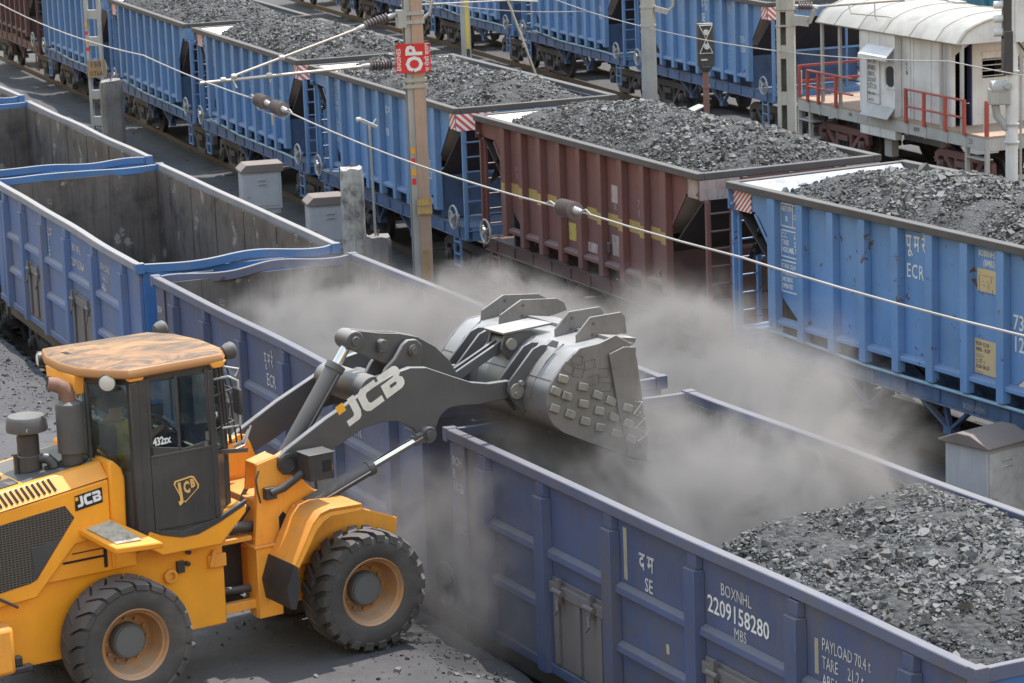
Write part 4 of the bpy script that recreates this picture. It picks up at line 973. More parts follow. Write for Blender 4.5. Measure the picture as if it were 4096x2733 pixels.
# wires
def wire(label, pts, rad=.013):
    b = MB(); out = []
    for i in range(len(pts) - 1):
        p, q = Vector(pts[i]), Vector(pts[i + 1]); k = max(2, int((q - p).length / 1.2)); sag = .0009 * (q - p).length ** 2
        for j in range(k): u = j / k; out.append(p + (q - p) * u - Vector((0, 0, 4 * sag * u * (1 - u))))
    out.append(Vector(pts[-1])); b.tube(out, rad, 6)
    return tag(b.build('overhead_wire', 'wire'), label, 'wire', 'overhead wires')
wire('overhead wire broken by brown insulators in front of the maroon and blue hoppers', [(-14.9, 75.7, 5.16), (-11.99, 69.34, 5.02), (-7.22, 58.1, 4.85), (-5.63, 54.35, 4.71), (-4.32, 51.26, 4.68), (-3.84, 50.11, 4.66), (.7, 39.4, 4.53), (1.01, 38.67, 4.57), (2.82, 34.41, 4.65), (5.23, 28.72, 4.78), (6.0, 26.9, 4.84)], .015)
def strain(label, pts):
    r = thing('strain_insulator', label, 'insulator', (0, 0, 0), group='insulators hung in the wire')
    for p, q in pts: insulator(r, p, q, .125, 7)
    b = MB(); p, q = Vector(pts[0][0]), Vector(pts[-1][1]); d = (q - p).normalized()
    b.tube([p - d * .5, p - d * .35 + Vector((0, 0, .05)), p - d * .1], .012, 6); b.tube([q + d * .45, q + d * .3 + Vector((0, 0, .05)), q + d * .1], .012, 6)
    if len(pts) > 1: b.tube([p - d * .4, p + Vector((0, 0, -.17)), q + Vector((0, 0, -.17)), q + d * .4], .010, 6)
    b.build('jumper', 'galv', r)
strain('pair of brown ribbed insulators with pale caps hanging in the wire near the cantilever', [((-4.40, 51.45, 4.69), (-4.20, 50.97, 4.68)), ((-4.05, 50.6, 4.67), (-3.84, 50.11, 4.66))])
strain('single brown ribbed insulator with a white cap hanging in front of the maroon hopper', [((.74, 39.31, 4.54), (.95, 38.81, 4.56))])
wire('thin overhead wire dipping across the far hoppers and the brake van', [(-3.2, 93.0, 2.77), (2.4, 79.5, 3.35), (9.6, 61.6, 3.72), (13.5, 52, 3.9)])
wire('thin overhead wire slanting down to join the wire before the far hoppers', [(-1.0, 88.2, 4.2), (2.4, 79.5, 3.36)])
wire('thin overhead wire just above the brake van roof', [(7.6, 81.5, 3.22), (8.72, 79.03, 3.27), (12.54, 68.89, 3.7), (15, 62.4, 3.95)])
def lattice_mast():
    r = thing('lattice_mast', 'pale lattice mast with coloured dots and a rusty 150 plate', 'mast', (-11.86, 84, 0), R(-10))
    b = MB(); h0, h1 = -.1, 8
    for s in (-1, 1): b.box(s * .19 - .045, s * .19 + .045, -.08, .08, h0, h1)
    for z in np.arange(.1, 8, .78): b.box(-.145, .145, -.075, .075, z, z + .26)
    b.build('frame', 'galv', r)
    for m, zs in (('amber', (3.05, 2.58)), ('redref', (2.82, 2.35))):
        b = MB()
        for z in zs: b.box(-.235, -.15, -.09, -.081, z - .05, z + .05)
        b.build('reflector', m, r)
    sg = thing('number_plate', 'rusty plate painted 150 on the lattice mast', 'sign', (-11.82, 83.88, 1.77), R(6))
    b = MB(); b.box(-.27, .27, -.01, 0, .005, .25); b.box(-.27, .27, -.01, 0, -.25, -.005); b.build('plate', 'ochre', sg); text('150', sg, (-.2, -.014, .06), .22, 'black_ink', bold=.01); text('OT6A', sg, (-.22, -.014, -.2), .19, 'black_ink', sx=.8, bold=.01)
lattice_mast()
def rough_block(name, label, cat, loc, w, d, h, mat, seed, rotz=0, round_=False):
    b = MB(); n = 10; rr = random.Random(seed); vs = []; fs = []; K = 16
    for i in range(n + 1):
        z = h * i / n
        for k in range(K):
            a = 2 * math.pi * (k + .5) / K; c, s = math.cos(a), math.sin(a); m = 1 if round_ else 1 / max(abs(c), abs(s))
            q = (.92 if i == n else 1) * m * (1 + rr.uniform(-.02, .02)) ; vs.append((w / 2 * c * q, d / 2 * s * q, z + (rr.uniform(-.05, .03) if i == n else 0)))
    for i in range(n):
        for k in range(K): fs.append((i * K + k, i * K + (k + 1) % K, (i + 1) * K + (k + 1) % K, (i + 1) * K + k))
    fs.append(tuple(range(n * K, n * K + K))); b.add(vs, fs)
    r = thing(name, label, cat, loc, rotz); b.build('shaft', mat, r)
    c = MB(); c.tube([(0, 0, h - .02), (.02, 0, h + .1)], .02); c.build('stub', 'rustpost', r); return r
rough_block('concrete_pillar', 'blotched concrete pillar between the grey cabinets and the pole with the red sign', 'pillar', (-3.25, 60, -.4), .50, .45, 2.53, 'concrete', 4, R(10), True)
rough_block('concrete_block', 'dark concrete block standing beside the white lattice mast', 'concrete block', (-11.05, 81, -.4), .62, .55, 2.15, 'concrete_dark', 9, R(15))
rough_block('concrete_footing', 'short concrete footing of the slim lamp post', 'footing', (-2.72, 59.3, -.5), .50, .45, 1.3, 'concrete_dark', 12, R(12))
r = thing('lamp_post', 'slim post with a small dull lamp head, on a short concrete footing', 'lamp post', (-2.79, 59.3, .78), R(0))
b = MB(); b.tube([(.02, 0, 0), (0, 0, 2.3)], .028, 8); b.build('post', 'galv', r)
b = MB(); b.bar((-.16, 0, 2.44), (.16, 0, 2.28), .09, .06); b.box(-.03, .03, -.05, .05, 2.22, 2.36); b.tube([(.05, .02, 2.32), (.14, .1, 2.44)], .016); b.lathe([(.05, 0), (.07, .05), (.03, .12)], (-.17, 0, 2.42), (-.9, 0, .45), 10); b.build('lamp_head', 'galv', r)
def cabinet(label, loc, rz, w, d, h, rmat, fmat, hip=False, group='grey trackside cabinets'):
    r = thing('signal_cabinet', label, 'cabinet', loc, rz, group)
    b = MB(); b.box(-w / 2, w / 2, -d / 2, d / 2, .12, h); b.box(-w / 2 + .04, w / 2 - .04, -d / 2 + .04, d / 2 - .04, 0, .12); b.build('body', 'cabinet', r, bevel=.012)
    b = MB()
    if hip: b.ext([(-d / 2 - .09, h + .0), (-d / 2 - .09, h + .03), (-d * .16, h + .17), (d * .16, h + .17), (d / 2 + .09, h + .03), (d / 2 + .09, h)], -w / 2 - .06, w / 2 + .06, 'x')
    else: b.ext([(-w / 2 - .05, h - .02), (-w / 2 - .05, h + .03), (-w / 2 + .1, h + .17), (w / 2 + .05, h + .17), (w / 2 + .05, h - .02)][::1], -d / 2 - .05, d / 2 + .05)
    b.build('roof', rmat, r, bevel=.012)
    b = MB(); b.box(-w / 2 + .05, w / 2 - .05, -d / 2 - .015, -d / 2 - .002, .2, h - .08); dr = b.build('door', fmat, r, bevel=.006)
    b = MB()
    for z in (h - .22, h - .32): b.tube([(-.1, -d / 2 - .02, z), (-.06, -d / 2 - .035, z + .02), (.06, -d / 2 - .035, z + .02), (.1, -d / 2 - .02, z)], .014, 6)
    b.build('louvre', fmat, dr)
    b = MB(); b.tube([(-w / 2 + .1, -d / 2 - .02, h * .45), (-w / 2 + .1, -d / 2 - .06, h * .45), (-w / 2 + .16, -d / 2 - .06, h * .45)], .015, 6); b.build('handle', 'galv', dr)
    return r
cabinet('grey trackside cabinet standing alone before the blue hoppers, clear of the concrete pillar', (-5.78, 66.9, .12), R(14), .92, .62, 1.02, 'cabinet_roof', 'cabinet')
cabinet('grey trackside cabinet touching the blotched concrete pillar', (-3.95, 62.6, -.02), R(13), .92, .62, 1.02, 'cabinet_roof', 'cabinet')
cabinet('pale cabinet with blotched sides and a ridged tan roof, near the hopper lettered ECR', (6.78, 40.25, -.60), R(38), .84, .80, 1.36, 'cabinet_roof', 'cabinet_white', True)
r = thing('tubular_post', 'grey tapered tubular post between the far hoppers', 'post', (3.90, 76, -.5), R(0))
b = MB(); b.lathe([(.215, 0), (.205, 1.0), (.175, 9)], (0, 0, 0), (0, 0, 1), 20); b.build('shaft', 'galv', r)
b = MB()
for z in (3.75, 4.25): b.lathe([(.215, -.03), (.215, .03)], (0, 0, z), (0, 0, 1), 18)
b.bar((.17, -.1, 4.2), (.52, -.1, 4.1), .1, .14); b.tube([(.52, -.1, 4.1), (.66, -.1, 4.25), (.68, -.1, 4.6)], .035); b.build('bracket', 'galv', r)
r = thing('concrete_mast', 'pale slotted concrete mast in front of the gap between far hopper and brake van', 'mast', (6.84, 69, -.5), R(-14))
b = MB(); b.box(-.21, -.12, -.14, .14, 0, 9); b.box(.02, .21, -.14, .14, 0, 9)
for z in np.arange(.2, 9, 1.12): b.box(-.12, .02, -.12, .12, z, z + .32)
b.build('shaft', 'concrete_pale', r)
b = MB(); b.box(-.12, .02, .10, .12, 0, 9); b.build('web', 'concrete_dark', r)
b = MB()
for z in (4.75, 4.35): b.box(-.23, .24, -.16, .16, z - .02, z + .02)
b.bar((.2, -.15, 4.5), (.58, -.15, 4.45), .1, .24); b.bar((.58, -.15, 4.42), (.72, -.15, 4.7), .1, .1); b.tube([(.72, -.15, 4.7), (.76, -.15, 4.78)], .05); b.build('bracket', 'galv', r)
r = thing('registration_arm', 'horizontal tube with a fat ribbed insulator above the brake van roof', 'arm', (0, 0, 0))
insulator(r, (7.12, 68.95, 4.29), (7.50, 68.85, 4.28), .13, 6)
b = MB(); b.tube([(7.50, 68.85, 4.28), (9.6, 68.3, 4.42)], .03); b.tube([(8.3, 68.6, 4.34), (8.35, 68.55, 4.12), (9.3, 68.3, 4.02)], .015); b.tube([(8.9, 68.4, 4.37), (8.9, 68.35, 4.05), (8.95, 68.3, 3.95)], .016); b.build('tube', 'tube', r)
r = thing('shunt_signal', 'black signal head with a white hourglass mark on a rust red post', 'signal', (5.25, 74, -.5), R(8))
b = MB(); b.tube([(0, 0, 0), (0, 0, 2.74)], .08, 14); b.lathe([(.105, 0), (.105, .05)], (0, 0, 2.3), (0, 0, 1), 14); b.build('post', 'rustpost', r)
b = MB(); b.box(-.205, .205, -.11, .11, 2.86, 3.96); b.lathe([(.09, 2.7), (.17, 2.8), (.17, 2.87)], (0, 0, 0), (0, 0, 1), 14); hd = b.build('head', 'black', r, bevel=.02)
b = MB(); y = -.12
for p, q in (((-.17, 3.92), (0.17, 3.92)), ((-.17, 3.92), (0.17, 3.20)), ((0.17, 3.92), (-.17, 3.20)), ((-.17, 3.20), (0.17, 3.20))): b.bar((p[0], y, p[1]), (q[0], y, q[1]), .012, .055, (0, 1, 0))
b.build('hourglass_mark', 'signwhite', hd)
b = MB()
for z in (3.74, 3.38): b.lathe([(.075, 0), (.075, .1)], (0, -.12, z), (0, -1, 0), 14)
b.tube([(-.14, -.13, 3.03), (.02, -.15, 3.03)], .025); b.build('lens_hood', 'lens', hd)
r = thing('relay_box', 'small pale relay box with a tilted lid at the foot of the shunt signal', 'box', (4.98, 74.2, .62), R(25))
b = MB(); b.box(-.18, .18, -.15, .15, -1.1, .5); b.lathe([(.18, -.1), (.18, .1)], (0, 0, .42), (0, 1, 0), 14); b.build('body', 'deckside', r, bevel=.02)
b = MB(); b.quad((-.26, -.2, .56), (.2, -.2, .70), (.2, .2, .70), (-.26, .2, .56), .03); b.build('lid', 'deckside', r)
r = thing('signal_mast', 'white banded signal mast with a black back plate beside the brake van', 'signal', (11.02, 62, -.5), R(0))
b = MB(); b.lathe([(.135, 0), (.135, 4.6), (.12, 7.5)], (0, 0, 0), (0, 0, 1), 18); b.build('mast', 'white', r)
b = MB(); b.box(-.2, -.02, -.14, .14, 4.6, 7); b.box(-.2, 0, -.18, .18, 3.85, 4.8); b.bar((-.2, -.1, 5.0), (.3, -.1, 4.3), .05, .05); b.bar((.3, 0, 2.4), (.3, 0, 7), .045, .045, (1, 0, 0)); hd = b.build('back_plate', 'black', r, bevel=.02)
for z in (4.75, 5.05, 5.35): b = MB(); b.lathe([(.08, -.12), (.09, .1)], (-.27, 0, z), (1, 0, 0), 12); b.build('lamp', 'white', hd)
b = MB(); b.box(.05, .33, -.15, -.02, 4.55, 5.9); b.build('lamp_box', 'white', hd)
b = MB(); b.box(-.5, -.05, -.15, .15, 3.2, 3.55); b.lathe([(.17, -.18), (.17, .18)], (-.28, 0, 3.55), (1, 0, 0), 14); b.lathe([(.09, 0), (.09, .12)], (-.12, -.1, 3.62), (0, -1, 0), 10); b.tube([(-.36, 0, 3.2), (-.32, 0, 2.95), (-.1, 0, 2.65)], .09, 10); b.build('signal_motor', 'deckside', r, bevel=.02)
for z in (2.75, 2.35, 3.9): b = MB(); b.lathe([(.17, -.02), (.17, .02)], (0, 0, z), (0, 0, 1), 16); b.build('band', 'galv', r)
b = MB(); b.tube([(.23, .2, 0), (.23, .2, 4.5)], .028); b.build('conduit', 'galv', r)
r = thing('slim_post', 'slim post painted yellow and white before the far blue hoppers', 'post', (-1.10, 91, -.5), R(0))
b = MB(); b.box(-.16, .0, -.1, .1, 0, 6); b.box(.11, .15, -.1, .1, 0, 6); b.build('post', 'galv', r); b = MB(); b.box(0, .11, -.105, .1, 1.7, 6); b.build('yellow_stripe', 'yellowink', r)
r = thing('stay_rod', 'pale inclined stay rod slanting down before the far hoppers', 'rod', (0, 0, 0))
b = MB(); b.tube([(.95, 75.2, 1.95), (.21, 75, 4.15), (-.3, 74.9, 5.6)], .03, 8); b.tube([(-2.6, 75.6, 4.05), (.25, 75, 4.14), (1.0, 74.8, 4.1)], .02, 6); b.build('rod', 'tube', r)
b = MB(); b.lathe([(.05, -.06), (.05, .06)], (.6, 75.1, 2.95), (-.3, 0, .9), 10); b.build('clamp', 'galv', r)
# dry grass by the rail
b = MB(); rr = random.Random(5)
for k in range(160):
    px, py = 1.55 + rr.gauss(0, .22), 44.0 + rr.gauss(0, .35); h = rr.uniform(.05, .22); dx, dy = rr.gauss(0, .09), rr.gauss(0, .09)
    z = float(ground_z(np.array([px]), np.array([py]))[0]); b.add([(px - .006, py, z), (px + .006, py, z), (px + dx, py + dy, z + h)], [(0, 1, 2)])
tag(b.build('dry_grass', 'straw', smooth=False), 'tuft of dry straw beside the near hopper track', 'grass', kind='stuff')
# ================================================================ the wheel loader (own frame: x forward, y to its left, z up)
def tyre_mesh(worn):
    b = MB(); b.lathe([(.41, -.22), (.46, -.26), (.55, -.28), (.63, -.275), (.685, -.25), (.70, -.2), (.705, 0), (.70, .2), (.685, .25), (.63, .275), (.55, .28), (.46, .26), (.41, .22)], (0, 0, 0), (0, -1, 0), 48, False)
    n = 22; w = .115 if worn else .085
    for k in range(n):
        for s in (-1, 1):
            t0 = 2 * math.pi * (k + (.5 if s > 0 else 0)) / n
            path = [(t0 - .02, 0, .752, .69), (t0 + .07, .12, .756, .69), (t0 + .15, .22, .75, .68), (t0 + .17, .272, .725, .66), (t0 + .17, .284, .64 if not worn else .67, .62)]
            vs = []
            for th, y, ro, ri in path:
                for dt in (-w, w):
                    for rr in (ri, ro): vs.append((rr * math.sin(th + dt), s * (y if rr == ro else y - .03), rr * math.cos(th + dt)))
            fs = []
            for i in range(len(path) - 1):
                a = i * 4; c = a + 4; fs += [(a, a + 1, c + 1, c), (a + 1, a + 3, c + 3, c + 1), (a + 3, a + 2, c + 2, c + 3), (a + 2, a, c, c + 2)]
            a = (len(path) - 1) * 4; fs += [(0, 2, 3, 1), (a, a + 1, a + 3, a + 2)]
            b.add(vs, fs)
    return b
def loader():
    L = thing('wheel_loader', 'orange and black wheel loader tipping its raised bucket over the open wagons', 'wheel loader', (-4.443, 28.466, 1.544), R(32.93))
    L.scale = (.86,) * 3
    N, F = -1, 1
    # wheels
    for worn, x in ((True, 0), (False, 3.22)):
        rim0 = None
        for sy in (-1, 1):
            b = MB(); b.lathe([(.42, -.2), (.43, .10), (.425, .205), (.44, .235), (.425, .25), (.405, .235), (.395, .20), (.372, .185), (.355, .06), (.345, -.02), (.315, -.05), (.22, -.06), (.2, -.06)], (0, 0, 0), (0, -1, 0), 40, False)
            b.lathe([(.26, -.07), (.26, -.05), (.2, -.045)], (0, 0, 0), (0, -1, 0), 24)
            for k in range(12):
                a = k * math.pi / 6; b.lathe([(.02, -.05), (.02, .0)], (.265 * math.cos(a), .0, .265 * math.sin(a)), (0, -1, 0), 6)
            w = b.build('wheel', 'rimpaint', L, loc=(x, sy * .97, .755), rotz=0 if sy < 0 else math.pi)
            tyre_mesh(worn).build('tyre', 'tyre', w)
            c = MB(); c.lathe([(.215, -.06), (.215, .05), (.20, .075), (.19, .075), (.185, .09), (.12, .10), (.03, .10)], (0, 0, 0), (0, -1, 0), 28); c.build('hub_cap', 'hub', w)
    b = MB()
    for x in (0, 3.22): b.tube([(x, -.95, .755), (x, .95, .755)], .15, 14); b.lathe([(.2, -.28), (.32, 0), (.2, .28)], (x, 0, .755), (0, 1, 0), 16)
    b.build('axle', 'black', L)
    # rear chassis
    b = MB(); ch = [(-1.45, .57), (1.5, .57), (1.5, 1.18), (1.49, 1.62), (1.2, 1.72), (-1.45, 1.6)]
    for sy in (-1, 1): b.ext(ch, sy * .62, sy * .56)
    b.box(-1.45, 1.45, -.56, .56, .62, 1.5)
    b.build('rear_chassis', 'yellow', L, bevel=.015)
    b = MB(); b.ext([(-1.0, 1.55), (-.4, 1.98), (.32, 2.05), (.32, 1.55)], -.70, .70); b.box(.0, .04, -.712, -.701, 1.58, 2.0); b.build('side_panel', 'yellow', L, bevel=.01)
    b = MB(); b.box(-.62, -.09, -.712, -.702, 1.73, 1.755); b.box(-.1, -.06, -.714, -.702, 1.6, 1.98); b.box(-.5, -.1, -.7115, -.702, 1.83, 1.84); b.build('panel_gap', 'dark', L)
    b = MB(); b.box(1.28, 1.52, -.66, -.62, 1.30, 1.46); b.bar((1.30, -.66, 1.32), (1.36, -.66, 1.52), .05, .06, (0, 1, 0)); b.build('latch_bracket', 'orange', L, bevel=.008)
    b = MB(); b.lathe([(.085, 0), (.085, .05), (.05, .055), (.05, .02), (.02, .02)], (.77, -.62, 1.31), (0, -1, 0), 18); b.build('filler_cap', 'orange', L)
    b = MB(); b.box(.86, .95, -.68, -.62, 1.33, 1.47); b.lathe([(.03, 0), (.03, .06)], (1.02, -.62, 1.56), (0, -1, 0), 10); b.lathe([(.03, 0), (.03, .06)], (1.0, -.62, 1.42), (0, -1, 0), 10); b.build('valve', 'black', L)
    b = MB(); b.box(-2.2, -1.38, -.95, .95, .62, 1.2); b.build('counterweight', 'orange', L, bevel=.06)
    b = MB(); b.box(-1.38, -1.08, -.72, .72, .54, .62); b.box(-1.3, -1.2, -.70, -.6, .62, .74); b.build('tow_hitch', 'black', L, bevel=.02)
    b = MB(); b.box(-1.0, -.93, -.626, -.621, 1.52, 1.6); b.build('sticker', 'sticker_blue', L)
    # hood
    st = [(-2.5, 2.50), (-1.35, 2.68), (-.03, 2.845), (.0, 2.845)]
    b = MB()
    low = {-2.5: 1.36, -1.35: 1.38, -.03: 2.0, .0: 2.0}
    out = [(-2.5, 1.36), (-1.47, 1.38), (-.99, 1.41), (-.47, 1.95), (.0, 2.0), (.0, 2.66), (-1.35, 2.50), (-2.5, 2.32)]
    b.ext(out, -.75, .75)
    vs = []
    for x, z in st[:3] + [(.0, 2.848)]: vs += [(x, -.75, z - .17), (x, -.57, z), (x, .57, z), (x, .75, z - .17)]
    fs = [(i * 4 + k, i * 4 + 4 + k, i * 4 + 5 + k, i * 4 + 1 + k) for i in range(3) for k in range(3)] + [(0, 1, 2, 3), (12, 15, 14, 13), (0, 12, 15, 3)]
    b.add(vs, fs)
    hood = b.build('hood', 'yellow', L, bevel=.02)
    b = MB(); b.ext([(.0, 2.02), (.19, 2.02), (.205, 2.64), (.17, 2.76), (.06, 2.88), (.0, 2.87)], -.78, .78); b.build('hood_band', 'yellow', hood, bevel=.03)
    b = MB(); b.quad((-2.4, -.50, 2.53), (-.06, -.50, 2.853), (-.06, .50, 2.853), (-2.4, .50, 2.53), .012); b.build('top_panel', 'panelgrey', hood)
    b = MB(); b.quad((-2.0, -.47, 2.60), (-1.0, -.47, 2.738), (-1.0, -.2, 2.738), (-2.0, -.2, 2.60), .01); b.build('top_grille', 'grille', hood)
    for x, y, rr in ((-.25, -.33, .19), (-.69, -.1, .15), (-.48, -.28, .1), (-1.15, -.02, .12)):
        z = 2.846 + .125 * x; b = MB(); b.lathe([(rr, .012), (rr * .97, .02), (rr * .9, .014), (rr * .2, .013)], (x, y, z), (-.125, 0, 1), 24); b.build('opening', 'dark', hood)
    b = MB()
    for k in range(15):
        x = -1.62 + k * .068; z = 2.845 + .125 * x - .045
        b.bar((x - .02, -.59, z + .045 - .018), (x + .015, -.722, z - .085), .022, .03, (0, -.7, .7))
    b.build('louvre', 'dark', hood)
    b = MB(); b.ext([(-.57, 2.44), (-.46, 2.28), (-.98, 1.63), (-1.06, 1.60), (-1.40, 1.56), (-1.9, 1.5), (-1.9, 2.29), (-1.39, 2.35)], -.757, -.752); gr = b.build('side_grille', 'grille', hood)
    b = MB(); b.ext([(-.62, 2.08), (-.98, 1.65), (-1.0, 1.66), (-1.03, 2.01)], -.761, -.758); b.build('blank_panel', 'panelgrey', gr)
    b = MB(); b.ext([(-.44, 2.35), (-.09, 2.40), (-.09, 2.58), (-.44, 2.53)], -.758, -.752); bd = b.build('badge', 'dark', hood)
    logo(bd, (-.43, -.762, 2.385), .135, 'letters', (1, 0, .14), .82)
    b = MB(); b.tube([(-2.4, -.72, 2.1), (-1.25, -.79, 1.36)], .018, 6); b.build('grab_handle', 'black', hood)
    # exhaust and air cleaner
    b = MB(); b.lathe([(.13, -.12), (.13, .12), (.135, .13), (.165, .14), (.165, .68), (.15, .72), (.10, .75)], (-.25, -.35, 2.82), (0, 0, 1), 24); ex = b.build('exhaust', 'muffler', L)
    b = MB(); b.tube([(-.25, -.35, 3.55), (-.255, -.345, 3.64), (-.30, -.33, 3.72), (-.38, -.31, 3.77), (-.47, -.28, 3.79)], [.088, .088, .088, .086, .084], 16); b.build('tail_pipe', 'rustpipe', ex)
    b = MB(); b.lathe([(.078, 0), (.01, .003)], (-.472, -.28, 3.791), (-.95, .25, .2), 16); b.build('pipe_mouth', 'dark', ex)
    b = MB(); b.lathe([(.145, -.1), (.145, .18), (.13, .19), (.13, .42), (.10, .45), (.10, .52)], (-.69, -.1, 2.76), (0, 0, 1), 22); b.box(-.88, -.84, -.12, -.08, 2.7, 2.98); b.tube([(-.62, -.15, 2.9), (-.52, -.24, 2.9), (-.47, -.28, 2.84), (-.46, -.3, 2.7)], .065, 12); ac = b.build('air_cleaner', 'black', L)
    b = MB(); b.lathe([(.14, 0), (.24, .02), (.245, .05), (.232, .16), (.21, .195), (.05, .215)], (-.69, -.1, 3.22), (0, 0, 1), 30); b.build('bowl', 'muffler', ac)
    text('C8 1908', ac, (-.80, -.325, 3.27), .05, 'letters')
    # rear step plate over the wheel
    b = MB(); A, B_, C, D = (-.43, -.74, 2.14), (-.02, -.74, 2.2), (.38, -1.32, 1.95), (-.22, -1.32, 1.985)
    b.quad(A, D, C, B_, .09); sp = b.build('step_plate', 'yellow', L, bevel=.02)
    b = MB(); g = lambda u, v: tuple(Vector(A).lerp(Vector(B_), u).lerp(Vector(D).lerp(Vector(C), u), v) + Vector((0, 0, .006))); b.quad(g(.15, .12), g(.9, .1), g(.72, .84), g(.14, .85), .004); b.build('grip_pad', 'grip', sp)
    # cab
    zb, zt = 1.98, 3.80
    plan = [(-.05, .36), (-.05, -.36), (.32, -.86), (1.33, -.86), (1.62, -.58), (1.62, .58), (1.33, .86), (.32, .86)]
    b = MB(); b.ext(plan, 1.75, 2.02, 'z'); b.ext(plan, 3.74, 3.84, 'z')
    for (x, y), w in zip(plan, (.07, .07, .1, .08, .07, .07, .08, .1)): b.box(x - w / 2 + (.03 if x < 0 else 0), x + w / 2 + (.03 if x < 0 else 0), y - w / 2, y + w / 2, 2.0, 3.78)
    b.box(.31, .50, -.885, -.82, 1.96, 3.80); b.box(.31, .50, .82, .885, 1.96, 3.80)
    cab = b.build('cab', 'black', L, bevel=.012)
    b = MB(); b.box(.50, 1.30, -.89, -.86, 1.97, 2.86); b.box(.50, 1.30, -.892, -.862, 2.835, 2.875); b.ext([(.5, 2.87), (1.3, 2.84), (1.3, 2.95), (.95, 2.9), (.5, 2.99)], -.885, -.865); b.box(.86, .90, -.885, -.865, 2.87, 3.78)
    b.box(.50, .54, -.885, -.865, 2.86, 3.8); b.box(1.26, 1.30, -.885, -.865, 2.86, 3.8); door = b.build('door', 'black', cab, bevel=.008)
    b = MB(); b.box(.54, 1.26, -.874, -.870, 2.88, 3.76); b.build('glass_pane', 'glass', door)
    b = MB(); b.box(1.22, 1.26, -.90, -.88, 2.95, 3.05); b.box(1.195, 1.245, -.895, -.88, 2.87, 2.94); b.build('handle', 'hub', door)
    text('432zx', door, (.54, -.889, 2.99), .13, 'letters', xd=(1, 0, .05), bold=.035, sx=.72)
    dx, dz, k = .93, 2.40, 1.0
    P = [(-.165, .09), (-.15, .125), (.07, .155), (.105, .14), (.165, .03), (.155, -.01), (-.02, -.15), (-.06, -.145)]
    b = MB(); b.ext([(dx + p[0] * k, dz + p[1] * k) for p in P], -.896, -.892); b.build('logo_plate', 'logo_gold', door)
    b = MB(); b.ext([(dx + p[0] * k * .88, dz + p[1] * k * .88) for p in P], -.899, -.897); lp = b.build('logo_field', 'black', door)
    b = MB(); b.ext([(dx + p[0] * k * .80, dz + p[1] * k * .80) for p in P], -.9005, -.8998)
    text('J', lp, (.83, -.903, 2.30), .27, 'logo_gold', xd=(1, 0, .12), up=(-.15, 0, 1), bold=.05, sx=.72); text('C', lp, (.895, -.903, 2.36), .19, 'logo_gold', xd=(1, 0, .12), up=(-.1, 0, 1), bold=.05, sx=.6); text('B', lp, (.985, -.903, 2.415), .14, 'logo_gold', xd=(1, 0, .14), up=(-.05, 0, 1), bold=.05, sx=.72)
    b = MB(); b.box(-.055, -.02, -.36, .36, 2.02, 2.70)
    for sy in (-1, 1): b.quad((-.04, sy * .36, 2.02), (.32, sy * .855, 2.02), (.32, sy * .855, 2.70), (-.04, sy * .36, 2.70), .03)
    b.box(.5, 1.3, .85, .88, 2.0, 2.7)
    b.quad((1.33, -.855, 2.0), (1.62, -.58, 2.0), (1.64, -.58, 2.72), (1.345, -.86, 2.78), .02); b.quad((1.33, .855, 2.0), (1.62, .58, 2.0), (1.64, .58, 2.72), (1.345, .86, 2.78), .02); b.box(1.60, 1.64, -.58, .58, 2.0, 2.6)
    b.build('lower_panel', 'black', cab)
    b = MB(); b.box(-.04, -.035, -.34, .34, 2.7, 3.74)
    for sy in (-1, 1):
        b.quad((-.03, sy * .38, 2.7), (.30, sy * .83, 2.7), (.30, sy * .83, 3.74), (-.03, sy * .38, 3.74), .005)
        b.quad((1.36, sy * .83, 2.8), (1.6, sy * .59, 2.74), (1.6, sy * .59, 3.74), (1.36, sy * .83, 3.74), .005)
    b.box(.54, 1.3, .866, .87, 2.72, 3.74); b.box(1.615, 1.62, -.55, .55, 2.62, 3.74); b.build('window', 'glass', cab)
    b = MB(); b.box(-.068, -.058, -.36, -.02, 3.48, 3.68); bb = b.build('badge', 'teal', cab)
    logo(bb, (-.07, -.035, 3.51), .13, 'letters', (0, -1, 0), .75)
    b = MB(); b.box(-.06, .02, .10, .14, 2.7, 3.74); b.build('window_post', 'black', cab)
    # yellow belly fascia under the cab
    b = MB(); b.ext([(.42, 1.98), (.57, 1.91), (.84, 1.83), (1.05, 1.83), (1.33, 1.92), (1.72, 2.08), (1.70, 1.98), (1.35, 1.64), (.81, 1.65), (.57, 1.65), (.36, 1.80)], -.89, .89); b.build('belly_fascia', 'yellow', cab, bevel=.02)
    b = MB(); b.ext([(.45, 1.985), (.86, 1.90), (1.33, 1.98), (1.71, 2.14), (1.70, 2.085), (1.33, 1.925), (1.05, 1.835), (.84, 1.835), (.57, 1.915)], -.905, -.86); b.build('sill_trim', 'black', cab)
    # interior
    b = MB(); b.box(.30, .75, -.27, .27, 2.3, 2.55); b.box(.24, .38, -.27, .27, 2.5, 3.15); b.box(.3, .7, .33, .45, 2.3, 2.78); b.box(.3, .7, -.45, -.33, 2.3, 2.72); b.build('seat', 'seat', cab, bevel=.04)
    b = MB(); pts = [(1.12 + .2 * math.cos(t) * .55, .23 * math.sin(t), 3.0 + .2 * math.cos(t) * -.6 + .0) for t in [k * math.pi / 12 for k in range(25)]]; b.tube(pts, .017, 8); b.tube([(1.12, 0, 3.0), (1.3, 0, 2.6), (1.35, 0, 2.1)], .035, 8); b.bar((1.12, -.22, 3.0), (1.12, .22, 3.0), .03, .02); b.build('steering_wheel', 'seat', cab)
    # roof
    pl = [(-.02, .89), (-.17, .45), (-.21, 0), (-.17, -.42), (-.01, -.70), (.24, -.98), (1.50, -.92), (1.66, -.66), (1.70, 0), (1.62, .55), (1.42, .88)]
